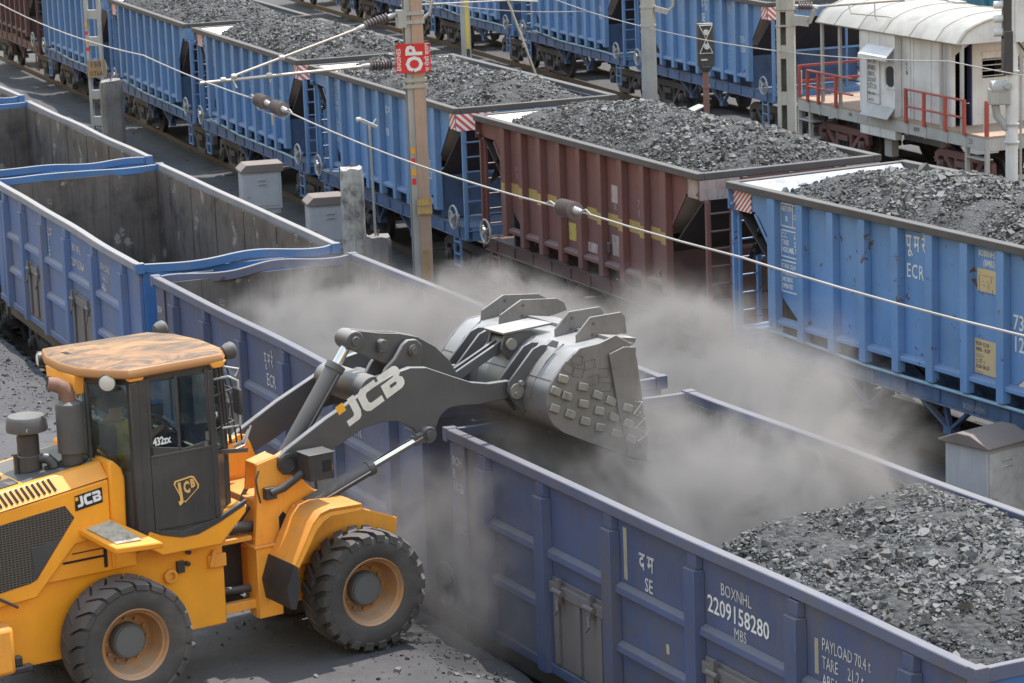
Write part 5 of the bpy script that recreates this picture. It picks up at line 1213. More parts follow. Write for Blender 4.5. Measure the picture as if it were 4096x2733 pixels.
    b = MB(); sc = lambda f, z: [(.75 + (x - .75) * f, y * f, z) for x, y in pl]
    rings = [sc(.93, 3.83), sc(1., 3.86), sc(1.005, 3.90), sc(.975, 3.955), sc(.90, 3.972), sc(.5, 3.985)]; m = len(pl); vs = sum(rings, []); fs = [(i * m + k, i * m + (k + 1) % m, (i + 1) * m + (k + 1) % m, (i + 1) * m + k) for i in range(5) for k in range(m)] + [tuple(range(5 * m, 6 * m)), tuple(range(m))[::-1]]
    b.add(vs, fs); b.build('roof', 'roofdust', cab, bevel=.01)
    b = MB(); b.ext([(-.36, 3.62), (.36, 3.62), (.40, 3.86), (-.40, 3.86)], -.19, -.05, 'x'); b.build('roof_trim', 'roof_orange', cab, bevel=.015); b = MB(); b.ext([(.27, 3.80), (.44, 3.80), (.48, 3.88), (.2, 3.88)], -.93, -.86); b.build('roof_trim', 'roof_orange', cab, bevel=.015); b = MB(); b.ext([(1.36, 3.80), (1.48, 3.80), (1.54, 3.88), (1.3, 3.88)], -.93, -.86); b.build('roof_trim', 'roof_orange', cab, bevel=.015)
    b = MB()
    for y in (-.27, .27): b.lathe([(.025, 0), (.03, .03), (.01, .05)], (-.19, y, 3.72), (-1, 0, 0), 10)
    b.box(.03, .1, .25, .42, 3.96, 3.9785); b.build('bolt', 'dark', cab)
    for x, y in ((1.2, -.6), (1.25, .5), (.2, .55), (.25, -.6)): pass
    # lamps
    for nm, p, d, rr in (('rear_lamp', (.08, -.74, 3.80), (-.55, -.75, 0), .105), ('rear_lamp', (-.03, .86, 3.83), (-.9, .3, 0), .095)):
        b = MB(); b.lathe([(.05, -.16), (rr * .8, -.1), (rr, 0), (rr, .04), (rr * .9, .045)], p, d, 22); b.tube([p, (p[0] + .1, p[1], p[2] - .12)], .025); lo = b.build(nm, 'black', cab)
        b = MB(); b.lathe([(rr * .88, .046), (rr * .6, .06), (.01, .066)], p, d, 20); b.build('lens', 'lens', lo)
    for p in ((1.70, -.70, 3.93), (1.60, .90, 3.96)):
        b = MB(); b.lathe([(.02, -.1), (.07, -.085), (.10, -.03), (.105, .03), (.08, .06)], p, (1, 0, .15), 20); b.tube([(p[0] - .05, p[1], p[2] - .09), (p[0] - .12, p[1], p[2] - .16)], .02); b.build('work_lamp', 'muffler', cab)
    # screen guard and mirror
    b = MB()
    for k in range(9):
        y = -.60 + k * .15; b.tube([(1.68, y, 3.80), (1.80, y, 3.3), (1.86, y, 2.70)], .013, 6)
    for k in range(3):
        t = .25 + .3 * k; b.tube([(1.40, -.87 + 0 * k, 3.7), (1.42, -.90, 3.65)], .01, 6); b.tube([(1.42 + .07 * k, -.885 + .07 * k, 3.78), (1.45 + .08 * k, -.90 + .075 * k, 2.82)], .013, 6)
    for z in (3.45, 3.05): b.tube([(1.36, -.87, z), (1.75, -.62, z), (1.76, .6, z)], .012, 6)
    b.bar((1.40, -.9, 2.78), (1.9, -.60, 2.66), .05, .05); b.build('screen_guard', 'black', cab)
    b = MB(); b.tube([(1.38, -.88, 3.66), (1.50, -1.02, 3.70), (1.60, -1.06, 3.64), (1.60, -1.06, 3.1), (1.45, -.9, 3.06)], .016, 8); b.tube([(1.5, -.9, 3.80), (1.66, -.98, 3.76), (1.6, -1.0, 3.68)], .014, 8); mr = b.build('mirror_bracket', 'galv', cab)
    b = MB(); b.box(1.56, 1.60, -1.16, -.97, 3.24, 3.56); b.build('mirror', 'black', mr, bevel=.02)
    b = MB(); b.tube([(1.76, -.55, 2.72), (1.86, -.62, 2.78), (1.95, -.6, 2.9)], .02); b.tube([(1.55, -.75, 2.70), (1.85, -.66, 2.74), (1.98, -.6, 2.95)], .012, 6); b.build('stay', 'galv', cab)
    # articulation
    b = MB(); b.box(1.48, 1.95, -.30, .30, .62, .72); b.box(1.48, 1.95, -.30, .30, 1.42, 1.5); b.tube([(1.72, 0, .5), (1.72, 0, 1.62)], .1, 14); b.box(1.45, 2.0, -.12, .12, .72, 1.42); b.build('hitch', 'black', L)
    b = MB(); b.tube([(1.2, -.42, 1.72), (2.0, -.46, 1.66)], .07, 14); b.build('steering_cylinder', 'black', L); b = MB(); b.tube([(1.2, -.40, .92), (2.0, -.44, .88)], .05, 12); b.build('steering_cylinder', 'black', L); b = MB(); b.tube([(1.3, -.3, 1.9), (1.7, -.34, 1.5), (2.0, -.4, 1.9)], .03, 8); b.tube([(1.3, -.2, 1.95), (1.75, -.2, 1.6), (2.1, -.2, 2.1)], .03, 8); b.build('hose', 'black', L)
    b = MB(); b.box(1.5, 1.95, -.58, -.48, .66, .78); b.build('hitch_bar', 'orange', L, bevel=.01); b = MB(); b.box(1.5, 1.93, -.57, -.4, 1.52, 1.58); b.build('hitch_bar', 'orange', L, bevel=.01)
    # front frame
    tw = [(1.92, .54), (2.21, .54), (2.24, 1.2), (2.42, 1.1), (3.9, 1.05), (3.95, 1.45), (3.3, 1.72), (2.9, 1.9), (2.66, 2.14), (2.56, 2.42), (2.5, 2.54), (2.40, 2.56), (2.30, 2.52), (2.02, 2.46), (2.0, 2.06), (1.94, 1.45)]
    b = MB()
    for sy in (-1, 1):
        b.ext(tw, sy * .62, sy * .54); b.box(1.93, 2.26, sy * .66, sy * .40, .54, 1.42); b.box(1.90, 2.28, sy * .68, sy * .38, 1.42, 1.46)
        b.quad((2.0, sy * .6, 2.47), (2.28, sy * .6, 2.53), (2.28, sy * .36, 2.53), (2.0, sy * .36, 2.47), .05)
        b.quad((2.30, sy * .36, 2.53), (2.02, sy * .36, 2.46), (1.98, sy * .36, 2.1), (2.25, sy * .36, 2.1), .04)
    b.box(2.2, 3.8, -.54, .54, .62, 1.2); b.box(2.0, 2.6, -.54, .54, 1.5, 2.0)
    fr = b.build('front_frame', 'orange', L, bevel=.012)
    b = MB(); b.ext([(2.28, 1.5), (2.33, 1.4), (2.38, 1.62), (2.40, 1.75), (2.34, 1.82), (2.28, 1.76)], -.626, -.621); b.build('frame_hole', 'dark', fr)
    b = MB(); b.lathe([(.13, 0), (.13, .07), (.09, .075), (.085, .03), (.03, .03)], (2.42, -.62, 2.41), (0, -1, 0), 22); b.build('pivot_pin', 'black', fr)
    for sy in (-1, 1):
        y0, y1 = sy * 1.30, sy * .66
        prof = [(3.06, 1.93), (2.62, 1.945), (2.48, 1.91), (2.37, 1.80), (2.10, 1.32)]
        b = MB(); inn = [(x + (.02 if i > 2 else 0), z - .055 + (.0 if i < 3 else .03)) for i, (x, z) in enumerate(prof)]
        b.ext(prof + inn[::-1], y0, y1); b.ext([(3.06, 1.935), (2.62, 1.95), (2.48, 1.915), (2.37, 1.805), (2.10, 1.325), (2.16, 1.28), (2.44, 1.72), (2.54, 1.80), (2.64, 1.84), (3.06, 1.84)], y0, y0 - sy * .02)
        b.ext([(2.45, 1.9), (2.15, 1.35), (2.35, 1.2), (2.8, 1.5), (3.0, 1.75), (2.9, 1.88)], sy * .70, sy * .66)
        fd = b.build('front_fender', 'orange', L, bevel=.012)
        b = MB(); b.ext([(2.09, 1.34), (2.14, 1.30), (2.16, 1.05), (2.09, .78), (2.02, .80), (1.98, 1.05)], y0, y1); b.build('mud_flap', 'seat', fd)
    # lamp box on its stalk
    b = MB(); b.box(2.50, 2.84, -1.06, -.76, 2.24, 2.56); b.box(2.49, 2.86, -1.07, -.75, 2.56, 2.575); lb = b.build('lamp_box', 'black', L, bevel=.006)
    b = MB(); b.box(2.68, 2.80, -1.066, -1.061, 2.34, 2.48); b.build('socket', 'dark', lb); b = MB(); b.box(2.805, 2.825, -1.066, -1.061, 2.34, 2.42); b.build('reflector', 'rustpipe', lb)
    b = MB(); b.tube([(2.15, -.70, 2.10), (2.3, -.74, 2.14), (2.52, -.86, 2.32)], .05, 10); b.box(2.08, 2.22, -.72, -.6, 2.02, 2.16); b.build('lamp_stalk', 'black', lb)
    b = MB(); b.tube([(2.0, -.70, 2.4), (1.94, -.73, 2.3), (1.96, -.72, 2.15), (2.0, -.7, 2.0)], .012, 6); b.build('hose', 'black', L)
    # lift arms
    arm = [(2.30, 2.50), (2.42, 2.59), (2.99, 2.885), (3.6, 3.15), (4.0, 3.30), (4.21, 3.335), (4.45, 3.30), (4.8, 3.14), (5.10, 3.01), (5.35, 2.955), (5.66, 2.945), (5.75, 2.90), (5.76, 2.78), (5.66, 2.715), (5.17, 2.705), (4.84, 2.745), (4.72, 2.72), (4.62, 2.65), (4.55, 2.52), (4.50, 2.42), (4.42, 2.375), (4.32, 2.41), (4.22, 2.55), (4.0, 2.68), (3.78, 2.71), (3.5, 2.67), (3.28, 2.58), (2.9, 2.40), (2.52, 2.25), (2.36, 2.28), (2.29, 2.38)]
    arms = []
    for sy in (-1, 1):
        b = MB(); b.ext(arm, sy * .665, sy * .575); arms.append(b.build('lift_arm', 'arm', L, bevel=.012))
    logo(arms[0], (3.235, -.669, 2.70), .335, 'letters_logo', (math.cos(R(25.5)), 0, math.sin(R(25.5))), 1.0)
    b = MB(); b.tube([(3.72, -.58, 3.08), (3.72, .58, 3.08)], .20, 24); b.tube([(4.15, -.58, 3.02), (4.15, .58, 3.02)], .13, 18); b.box(3.70, 4.2, -.36, .1, 2.9, 3.14); b.build('cross_tube', 'arm', L)
    b = MB(); b.ext([(3.85, 3.0), (4.05, 3.30), (4.18, 3.40), (4.30, 3.56), (4.38, 3.61), (4.50, 3.60), (4.58, 3.52), (4.58, 3.42), (4.52, 3.2), (4.5, 2.95)], -.36, -.29); b.ext([(3.85, 3.0), (4.05, 3.30), (4.30, 3.56), (4.38, 3.61), (4.50, 3.60), (4.58, 3.52), (4.58, 3.42), (4.5, 2.95)], .02, .09)
    b.box(4.0, 4.5, -.3, .03, 2.95, 3.1); b.build('crank_mount', 'arm', L, bevel=.01)
    b = MB(); b.lathe([(.075, -.27), (.075, .30)], (4.44, -.13, 3.47), (0, 1, 0), 18); b.lathe([(.05, -.29), (.05, .3)], (4.44, -.13, 3.47), (0, 1, 0), 14); b.build('crank_pin', 'bogie', L)
    bc = [(3.54, 3.68), (3.58, 3.78), (3.68, 3.82), (3.80, 3.79), (4.05, 3.73), (4.33, 3.685), (4.6, 3.60), (4.85, 3.44), (5.05, 3.23), (5.17, 3.02), (5.2, 2.90), (5.10, 2.82), (4.9, 2.84), (4.6, 3.05), (4.3, 3.2), (4.12, 3.32), (3.95, 3.41), (3.66, 3.56), (3.57, 3.59)]
    b = MB(); b.ext(bc, -.235, -.185); b.ext(bc, -.085, -.035); b.build('bell_crank', 'arm', L, bevel=.008)
    b = MB(); b.lathe([(.115, -.16), (.125, -.15), (.125, .15), (.115, .16)], (3.66, -.135, 3.69), (0, 1, 0), 22); b.lathe([(.06, -.18), (.06, .18)], (3.66, -.135, 3.69), (0, 1, 0), 16); b.box(3.98, 4.10, -.33, -.24, 3.50, 3.60); b.lathe([(.06, 0), (.06, .1)], (4.04, -.24, 3.6), (0, -1, 0), 14); b.build('crank_boss', 'arm', L, bevel=.006)
    # cylinders
    def cyl(p, m_, q, r1, r2, lab):
        b = MB(); p, m_, q = Vector(p), Vector(m_), Vector(q); d = (m_ - p).normalized(); b.tube([p, m_], r1, 20); b.lathe([(r1, 0), (r1 * 1.1, .01), (r1 * 1.1, .09), (r1 * .6, .1)], m_ - d * .07, d, 20); b.tube([p + Vector((.02, -r1 - .02, 0)), m_ - d * .1 + Vector((.02, -r1 - .02, 0))], .014, 6); o = b.build('cylinder', 'muffler', L)
        b = MB(); b.tube([m_, q], r2, 16); b.build('rod', 'chrome', o)
        return o
    t = cyl((2.55, -.135, 2.18), (3.45, -.135, 3.385), (3.64, -.135, 3.64), .115, .062, 'tilt')
    c = cyl((2.62, -.70, 1.86), (3.56, -.70, 2.185), (4.30, -.70, 2.44), .095, .052, 'lift')
    cyl((2.62, .70, 1.86), (3.56, .70, 2.185), (4.30, .70, 2.44), .095, .052, 'lift')
    b = MB(); b.lathe([(.10, -.05), (.105, -.04), (.105, .04), (.10, .05)], (4.40, -.70, 2.455), (0, 1, 0), 20); b.bar((4.18, -.70, 2.40), (4.38, -.70, 2.455), .1, .12); b.lathe([(.05, 0), (.05, .07)], (4.40, -.69, 2.455), (0, -1, 0), 14); b.tube([(4.2, -.74, 2.48), (4.12, -.74, 2.56), (4.05, -.74, 2.6)], .012, 6); b.build('rod_eye', 'arm', c)
    b = MB(); b.tube([(2.75, -.5, 2.5), (2.95, -.45, 2.72), (3.05, -.4, 2.6)], .03, 8); b.tube([(2.7, -.3, 2.4), (3.1, -.3, 2.8), (3.5, -.2, 2.75), (3.7, -.2, 2.9)], .025, 8); b.build('hose', 'black', L)
    # dump link
    b = MB()
    for y in (-.06, .06): b.bar((5.12, y - .05, 2.93), (5.97, y - .05, 3.30), .045, .13)
    b.lathe([(.08, -.16), (.08, .16)], (5.97, -.05, 3.30), (0, 1, 0), 16); b.build('dump_link', 'arm', L, bevel=.01)
    # bucket
    ctl = [(6.45, 2.12), (6.04, 2.325), (5.885, 2.44), (5.815, 2.57), (5.795, 2.73), (5.825, 2.885), (5.90, 3.01), (6.06, 3.185), (6.32, 3.36), (6.6, 3.385)]; arc = []
    for i in range(1, len(ctl) - 2):
        for j in range(4):
            u = j / 4; q = [Vector(c) for c in ctl[i - 1:i + 3]]; arc.append(tuple(.5 * (2 * q[1] + (q[2] - q[0]) * u + (2 * q[0] - 5 * q[1] + 4 * q[2] - q[3]) * u * u + (3 * q[1] - q[0] - 3 * q[2] + q[3]) * u ** 3)))
    back = [(7.30, 1.76), (6.80, 1.96)] + arc + [(6.32, 3.36), (6.85, 3.40), (7.18, 3.31)]
    th = .035; inn = []
    cx_, cz_ = 6.75, 2.7
    for x, z in back: v = Vector((cx_ - x, cz_ - z)); v.normalize(); inn.append((x + v.x * th, z + v.y * th))
    b = MB(); b.ext(back + inn[::-1], -1.28, 1.28); bk = b.build('bucket', 'bucket', L, bevel=.006)
    plate = [(6.32, 3.37), (6.62, 3.39), (6.88, 3.46), (7.14, 3.30), (7.20, 3.10), (7.34, 2.0), (7.31, 1.75), (7.12, 1.78), (6.80, 1.94), (6.04, 2.315), (5.89, 2.43), (5.82, 2.55), (5.79, 2.74), (5.82, 2.89), (5.89, 3.01), (6.05, 3.19)]
    for sy in (-1, 1):
        b = MB(); b.ext(plate, sy * 1.315, sy * 1.281); b.ext([(6.78, 3.22), (7.13, 3.29), (7.33, 2.0), (7.30, 1.77), (7.02, 1.86), (6.90, 2.35)], sy * 1.335, sy * 1.315); b.ext([(6.74, 3.24), (6.97, 3.30), (7.16, 3.27), (7.12, 2.5), (7.06, 2.40), (6.88, 2.36)], sy * 1.355, sy * 1.335)
        ep = b.build('end_plate', 'bucket_side', bk, bevel=.008)
        if sy < 0:
            b = MB()
            for row in ([(6.04, 3.02), (6.34, 2.87), (6.56, 2.73), (6.76, 2.62), (6.99, 2.50)], [(5.92, 2.88), (6.09, 2.79), (6.34, 2.65), (6.58, 2.52), (6.80, 2.40), (7.0, 2.29)], [(5.90, 2.66), (6.13, 2.55), (6.36, 2.42), (6.59, 2.30), (6.83, 2.18), (7.03, 2.08)]):
                for i, (x, z) in enumerate(row):
                    a = R(-22 + 6 * math.sin(x * 9 + z * 5)); c_, s_ = math.cos(a), math.sin(a); w, h = .078, .052
                    yo = -1.355 if x > 6.93 else -1.335 if x > 6.86 else -1.315
                    q = lambda u, v: (x + c_ * u - s_ * v, z + s_ * u + c_ * v)
                    o = [q(-w, -h), q(w, -h), q(w, h * .5), q(w * .7, h), q(-w, h)]
                    b.ext(o, yo, yo - .035)
            b.build('wear_pad', 'pad', ep, bevel=.012)
            b = MB()
            for x, z in [(6.27, 3.23), (6.46, 3.14), (6.13, 3.14), (6.28, 3.06), (6.66, 3.0), (6.51, 2.93), (6.70, 2.81)]:
                a = R(-15 + 20 * math.sin(x * 7)); c_, s_ = math.cos(a), math.sin(a); pts = [(x + c_ * u - s_ * v, -1.317, z + s_ * u + c_ * v) for u, v in ((-.08, -.055), (.08, -.055), (.08, .055), (-.08, .055), (-.08, -.055))]
                b.tube(pts[:4 if x > 6.5 else 5], .004, 5)
            b.build('weld_bead', 'bogie', ep)
            b = MB(); zz = [(7.07, 2.575), (7.24, 2.53), (7.10, 2.40), (7.27, 2.31), (7.12, 2.21), (7.31, 2.10), (7.15, 2.03), (7.25, 1.92)]
            b.tube([(x, -1.34, z) for x, z in zz], .012, 5)
            for x, z in [(7.12, 2.5), (7.2, 2.4), (7.16, 2.28), (7.24, 2.2), (7.2, 2.09), (7.27, 1.99)]: b.lathe([(.015, 0), (.01, .015)], (x, -1.335, z), (0, -1, 0), 8)
            b.build('weld_zigzag', 'weld', ep)
    b = MB(); b.ext([(6.78, 3.395), (7.21, 3.30), (7.235, 3.36), (7.2, 3.37), (6.80, 3.44)], -1.26, 1.26); b.build('cutting_edge', 'bucket', bk, bevel=.006); b = MB(); b.ext([(6.98, 1.86), (7.36, 1.70), (7.37, 1.73), (7.0, 1.91)], -1.34, 1.34); b.build('cutting_edge', 'bucket', bk, bevel=.006)
    fin = [(6.48, 3.37), (6.48, 3.47), (6.70, 3.67), (7.18, 3.67), (7.24, 3.60), (7.26, 3.38), (6.95, 3.40)]
    finF = [(6.36, 3.36), (6.38, 3.50), (6.72, 3.66), (7.28, 3.60), (7.40, 3.53), (7.44, 3.42), (7.2, 3.38), (6.8, 3.39)]
    for y, fp in ((-1.0, fin), (-.52, fin), (.62, finF), (1.06, finF)):
        b = MB(); b.ext(fp, y - .016, y + .016); fo = b.build('spill_fin', 'bucket_side', bk, bevel=.004)
        for x, z in ((6.74, 3.58), (6.72, 3.44)): b = MB(); b.lathe([(.022, 0), (.022, .004)], (x, y - .0165, z), (0, -1, 0), 12); b.build('bolt_hole', 'muffler', fo)
    b = MB()
    hp = [(5.60, 2.95), (5.98, 3.32), (6.10, 3.36), (6.22, 3.34), (6.05, 3.14), (5.88, 2.98), (5.82, 2.75), (5.86, 2.52), (5.80, 2.50), (5.66, 2.68), (5.58, 2.82)]
    for y in (-.74, -.52, .52, .74): b.ext(hp, y - .02, y + .02)
    for y in (-.2, .12): b.ext([(5.84, 3.24), (5.9, 3.42), (6.0, 3.45), (6.35, 3.42), (6.32, 3.30), (6.1, 3.1), (5.95, 3.1)], y - .02, y + .02)
    b.build('hinge_plate', 'arm', bk, bevel=.006)
    b = MB(); b.quad((5.85, -.26, 3.47), (6.62, -.26, 3.50), (6.55, .2, 3.50), (5.85, .2, 3.47), .03); b.ext([(6.02, 3.40), (6.12, 3.46), (6.22, 3.42), (6.18, 3.34)], -1.0, -.92); b.build('top_plate', 'bucket', bk, bevel=.006)
    b = MB(); b.lathe([(.10, -.005), (.10, .03)], (5.70, -.76, 2.82), (0, -1, 0), 18); b.lathe([(.035, 0), (.035, .06)], (5.76, -.76, 2.92), (0, -1, 0), 12); b.lathe([(.025, 0), (.025, .05)], (5.68, -.76, 2.79), (0, -1, 0), 12); b.build('pin_cap', 'pad', bk); b = MB(); b.lathe([(.075, 0), (.075, .05)], (5.97, -.24, 3.31), (0, -1, 0), 18); b.build('pin_cap', 'pad', bk)
    b = MB()
    for xz in ([(5.90, 3.0), (5.81, 2.75)],): pass
    for y in (-.95, -.30, .35, 1.0): b.tube([(x, y, z) for x, z in [(6.04, 2.325), (5.885, 2.435), (5.825, 2.56), (5.795, 2.74), (5.825, 2.885), (5.895, 3.005), (6.055, 3.185), (6.32, 3.37)]], .008, 5)
    b.tube([(5.895, -1.27, 3.006), (5.895, 1.27, 3.006)], .007, 5); b.build('seam', 'bogie', bk)
    return L
def logo(parent, org, hgt, mat, xd, sx):
    """square yellow tag followed by three wide block capitals"""
    x = Vector(xd).normalized(); up = Vector((0, 0, 1)); n = x.cross(up).normalized(); up = n.cross(x); o = Vector(org)
    def shape(poly, x0, m_, w):
        b = MB(); vs = [o + x * ((x0 + p[0] * w) * hgt * sx) + up * (p[1] * hgt) + n * 0 for p in poly]; k = len(vs); b.add(vs + [v - n * .002 for v in vs], [tuple(range(k))] + [(i, k + i, k + (i + 1) % k, (i + 1) % k) for i in range(k)]); b.build('logo_letter', m_, parent, smooth=False)
    J = [(.62, .95), (1., .95), (1., .28), (.9, .08), (.75, 0), (.12, 0), (.12, .24), (.50, .24), (.60, .29), (.62, .36)]
    Cc = [(.25, 0), (.98, 0), (.98, .25), (.42, .25), (.34, .34), (.34, .60), (.42, .70), (.98, .70), (.98, .95), (.25, .95), (.08, .86), (0, .72), (0, .23), (.08, .09)]
    Bb = [(0, 0), (.80, 0), (.94, .07), (1., .18), (1., .36), (.88, .47), (1., .58), (1., .76), (.94, .88), (.80, .95), (0, .95), (0, .70), (.62, .70), (.66, .66), (.66, .60), (.62, .57), (.34, .57), (.34, .38), (.62, .38), (.66, .35), (.66, .28), (.62, .25), (.34, .25), (.34, .5701), (.0, .5701)]
    shape(J, .12, mat, .80); shape(Cc, 1.02, mat, .92); shape(Bb, 2.04, mat, .95)
    shape([(0, .62), (.34, .62), (.34, .96), (0, .96)], .06, 'logo_yellow', 1.)
L = loader()

# ---- the driver, seated in the cab
def driver(L):
    M = L.matrix_world if False else (Matrix.Translation(L.location) @ Matrix.Rotation(L.rotation_euler.z, 4, 'Z') @ Matrix.Scale(L.scale[0], 4))
    root = thing('person', 'driver in an olive yellow shirt at the wheel inside the loader cab', 'person', L.location, L.rotation_euler.z)
    k = 1.0
    def skin(name, chain, mat, par):
        vs = []; es = []; rs = []
        for br in chain:
            prev = None
            for p in br:
                q = (round(p[0], 3), round(p[1], 3), round(p[2], 3))
                if q in vs: i = vs.index(q)
                else: vs.append(q); rs.append((p[3], p[4] if len(p) > 4 else p[3])); i = len(vs) - 1
                if prev is not None: es.append((prev, i))
                prev = i
        me = bpy.data.meshes.new(name); me.from_pydata(vs, es, []); me.materials.append(MT[mat]); o = bpy.data.objects.new(name, me); COL.objects.link(o); o.parent = par
        sk = o.modifiers.new('Skin', 'SKIN'); sk.use_smooth_shade = True
        for i, r_ in enumerate(rs): me.skin_vertices[0].data[i].radius = r_; me.skin_vertices[0].data[i].use_root = i == 0
        o.modifiers.new('Sub', 'SUBSURF').levels = 2; o.modifiers['Sub'].render_levels = 2; return o
    s = .86; P = lambda x, y, z, *r_: (x * s, y * s, z * s, *r_)
    pel, che, nec = P(.50, 0, 2.62, .16, .13), P(.48, 0, 2.98, .17, .11), P(.49, 0, 3.22, .055)
    body = skin('body', [[pel, P(.49, 0, 2.8, .15, .11), che, P(.48, 0, 3.14, .13, .085), nec, P(.51, 0, 3.33, .085, .10), P(.52, 0, 3.44, .07, .08)],
        [che, P(.50, .22, 3.12, .06), P(.70, .28, 2.90, .045), P(.95, .18, 2.98, .035), P(1.06, .16, 3.02, .03)], [che, P(.50, -.22, 3.12, .06), P(.68, -.30, 2.90, .045), P(.93, -.18, 2.98, .035), P(1.04, -.16, 3.02, .03)],
        [pel, P(.62, .11, 2.62, .09), P(.98, .15, 2.62, .065), P(1.05, .15, 2.2, .05), P(1.18, .15, 2.08, .035)], [pel, P(.62, -.11, 2.62, .09), P(.98, -.15, 2.62, .065), P(1.05, -.15, 2.2, .05), P(1.18, -.15, 2.08, .035)]], 'skin', root)
    skin('shirt', [[P(.50, 0, 2.62, .18, .145), P(.49, 0, 2.8, .175, .13), P(.48, 0, 2.98, .19, .13), P(.48, 0, 3.14, .15, .10)], [P(.48, 0, 2.98, .19, .13), P(.50, .23, 3.11, .075), P(.66, .28, 2.92, .06)], [P(.48, 0, 2.98, .19, .13), P(.50, -.23, 3.11, .075), P(.66, -.30, 2.92, .06)]], 'shirt', root)
    b = MB(); b.lathe([(.05, .13), (.105, .10), (.125, .03), (.125, -.02), (.11, -.06)], tuple(Vector((.505, 0, 3.40)) * s), (-.1, 0, 1), 18); b.build('hair', 'hair', root)
    b = MB()
    for sy in (-1, 1): b.lathe([(.012, -.004), (.012, .004)], (.61 * s, sy * .033, 3.375 * s), (1, 0, 0), 8); b.lathe([(.02, -.01), (.022, .01)], (.515 * s, sy * .094, 3.36 * s), (0, sy, .2), 8)
    b.add([(.60 * s, -.015, 3.35 * s), (.60 * s, .015, 3.35 * s), (.635 * s, 0, 3.335 * s), (.605 * s, 0, 3.38 * s)], [(0, 1, 2), (0, 2, 3), (1, 3, 2)]); b.box(.592 * s, .60 * s, -.022, .022, 3.285 * s, 3.295 * s); b.build('face', 'skin', root)
    for sy in (-1, 1):                                   # five bent fingers closed round the wheel rim
        for j in range(5):
            b = MB(); y = sy * (.15 + .018 * (j - 2)) * s; x = 1.05 * s; z = 3.03 * s
            if j < 4: b.tube([(x, y, z), (x + .045, y, z + .022 - .003 * j), (x + .075, y, z - .005), (x + .06, y, z - .035)], [.011, .010, .009, .007], 6)
            else: b.tube([(x - .01, y - sy * .03, z), (x + .02, y - sy * .045, z - .02), (x + .05, y - sy * .04, z - .03)], [.012, .011, .008], 6)
            b.build('finger', 'skin', body)
driver(L)

# ---------------------------------------------------------------- coal dust in the air
def dust(label, blobs, x0, x1, y0, y1, z0, z1):
    jx, jy, yaw = .58, 32.43, R(-64.7)
    m, t = nt_new('coal_dust_cloud')
    o = nd(t, 'ShaderNodeOutputMaterial'); v = nd(t, 'ShaderNodeVolumePrincipled')
    v.inputs['Color'].default_value = (.45, .43, .42, 1); v.inputs['Anisotropy'].default_value = .1
    tc = nd(t, 'ShaderNodeTexCoord'); P = tc.outputs['Object']
    def vmath(op, a, b):
        n = nd(t, 'ShaderNodeVectorMath', _operation=op)
        for i, q in enumerate((a, b)):
            if q is None: continue
            if hasattr(q, 'is_output'): ln(t, q, n.inputs[i])
            else: n.inputs[i].default_value = q
        return n
    wn = nd(t, 'ShaderNodeTexNoise', Scale=.85, Detail=3.0); ln(t, P, wn.inputs['Vector'])
    wp = vmath('MULTIPLY', vmath('SUBTRACT', wn.outputs['Color'], (.5, .5, .5)).outputs[0], (2.2, 1.7, 1.7)).outputs[0]
    Q = vmath('ADD', P, wp).outputs[0]
    tot = None
    for c, r, d in blobs:
        q = vmath('DIVIDE', vmath('SUBTRACT', Q, c).outputs[0], r)
        l = vmath('LENGTH', q.outputs[0], None).outputs['Value']
        g = math_(t, 'MULTIPLY', ramp(t, l, 1.0, .3), d)
        tot = g if tot is None else math_(t, 'MAXIMUM', tot, g)
    n1 = nd(t, 'ShaderNodeTexNoise', Scale=1.5, Detail=4.0, Roughness=.55, Distortion=.3); ln(t, Q, n1.inputs['Vector'])
    dn = math_(t, 'MULTIPLY', tot, math_(t, 'MULTIPLY_ADD', ramp(t, n1.outputs['Fac'], .40, .62), .93, .07))
    ln(t, dn, v.inputs['Density']); ln(t, v.outputs[0], o.inputs['Volume'])
    b = MB(); b.box(x0, x1, y0, y1, z0, z1)
    ob = b.build('dust_cloud', m, None, smooth=False, loc=(jx, jy, 0), rotz=yaw)
    tag(ob, label, 'dust', kind='stuff')
dust('grey coal dust hanging in the open wagon behind the loader arm', [((-5.6, .0, 2.7), (5.0, 2.0, 1.5), 2.0), ((-2.6, .4, 3.1), (3.0, 2.0, 1.6), 2.6), ((-3.2, 3.0, 2.6), (2.2, 1.5, 1.7), 2.0)], -9.6, -2.4, -1.45, 4.2, .95, 4.5)
dust('grey coal dust billowing round the bucket and over the navy open wagon', [((-1.6, .3, 3.1), (2.3, 2.0, 1.5), 2.8), ((-1.6, 2.9, 2.6), (2.0, 1.6, 1.7), 2.2), ((.8, -.3, 2.3), (2.5, 2.0, 1.8), 3.0), ((3.3, .4, 2.75), (3.7, 1.9, 1.3), 3.0),
    ((.9, 2.4, 2.6), (2.1, 1.5, 1.9), 2.4), ((.9, -2.0, 2.0), (2.8, 1.3, 1.7), .9), ((4.9, .7, 3.15), (2.0, 1.3, .9), 2.0)], -2.398, 6.2, -3.2, 4.2, .95, 4.5)

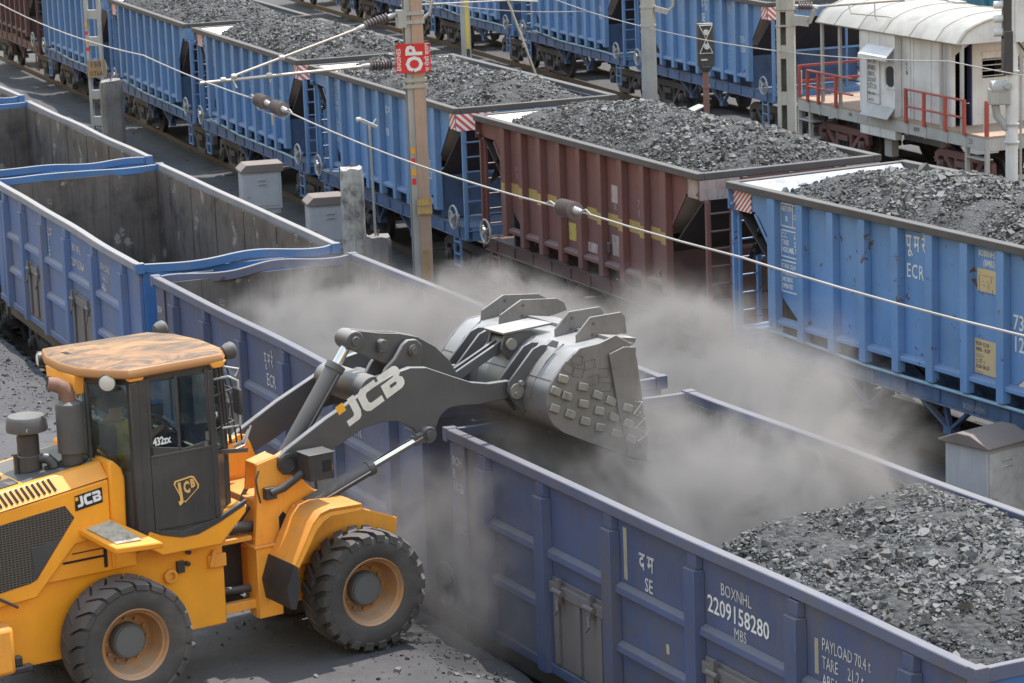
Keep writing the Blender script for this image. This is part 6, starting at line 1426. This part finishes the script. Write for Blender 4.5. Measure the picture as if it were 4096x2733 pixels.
# ---------------------------------------------------------------- sky, sun, camera
SUN = Vector((.20, .27, 1)).normalized()
w = bpy.data.worlds.new('World'); S.world = w; w.use_nodes = True; t = w.node_tree
sk = t.nodes.new('ShaderNodeTexSky'); sk.sky_type = 'NISHITA'; sk.sun_disc = False
el = math.asin(SUN.z); az = math.atan2(SUN.x, SUN.y)
sk.sun_elevation = el; sk.sun_rotation = az; sk.air_density = 4.0; sk.dust_density = 1.0; sk.ozone_density = 4.5
bg = t.nodes['Background']; bg.inputs[1].default_value = .15; t.links.new(mixc(t, 1.0, (1, 1, 1), (1, 1, 1)), bg.inputs[0])
mx = t.nodes['Mix']; mx.blend_type = 'MULTIPLY'; t.links.new(sk.outputs[0], mx.inputs[6]); mx.inputs[7].default_value = (1.05, .965, 1.08, 1)
sun = bpy.data.lights.new('sun', 'SUN'); sun.energy = 2.9; sun.angle = R(.6); sun.color = (1, .95, .88)
so = bpy.data.objects.new('sun', sun); COL.objects.link(so); so.rotation_euler = (-SUN).to_track_quat('-Z', 'Y').to_euler()
cam = bpy.data.cameras.new('camera'); co = bpy.data.objects.new('camera', cam); COL.objects.link(co); S.camera = co
f_, pitch, roll, H = 6601.059527, R(12.009199), R(-2.103647), 11.027361
cam.sensor_fit = 'HORIZONTAL'; cam.sensor_width = 36; cam.lens = 36 * f_ / 2350; cam.clip_end = 5000; cam.clip_start = .5
co.location = (0, 0, H)
fw = Vector((0, math.cos(pitch), -math.sin(pitch))); up = Vector((0, math.sin(pitch), math.cos(pitch))); rt = Vector((1, 0, 0))
# picture turned by roll: image x axis = cos r * right - ..., so the camera turns the other way
c, s = math.cos(roll), math.sin(roll)
X_ = rt * c + up * s; Y_ = -rt * s + up * c
mw = Matrix((X_, Y_, -fw)).transposed().to_4x4(); mw.translation = co.location; co.matrix_world = mw
cam.dof.use_dof = True; cam.dof.focus_distance = 34; cam.dof.aperture_fstop = 7.1
S.view_settings.view_transform = 'Standard'; S.view_settings.look = 'None'; S.view_settings.exposure = .98; S.view_settings.gamma = 1
S.cycles.volume_step_rate = .28; S.cycles.volume_max_steps = 128; S.cycles.volume_bounces = 1; S.cycles.max_bounces = 6; S.cycles.transparent_max_bounces = 12

# lettering outlines become plain meshes
bpy.context.view_layer.update()
dg = bpy.context.evaluated_depsgraph_get()
for o in [o for o in S.objects if o.type == 'FONT']:
    me = bpy.data.meshes.new_from_object(o.evaluated_get(dg)); me.name = 'lettering'
    q = bpy.data.objects.new('lettering', me); COL.objects.link(q); q.parent = o.parent; q.matrix_local = o.matrix_local.copy()
    bpy.data.objects.remove(o)
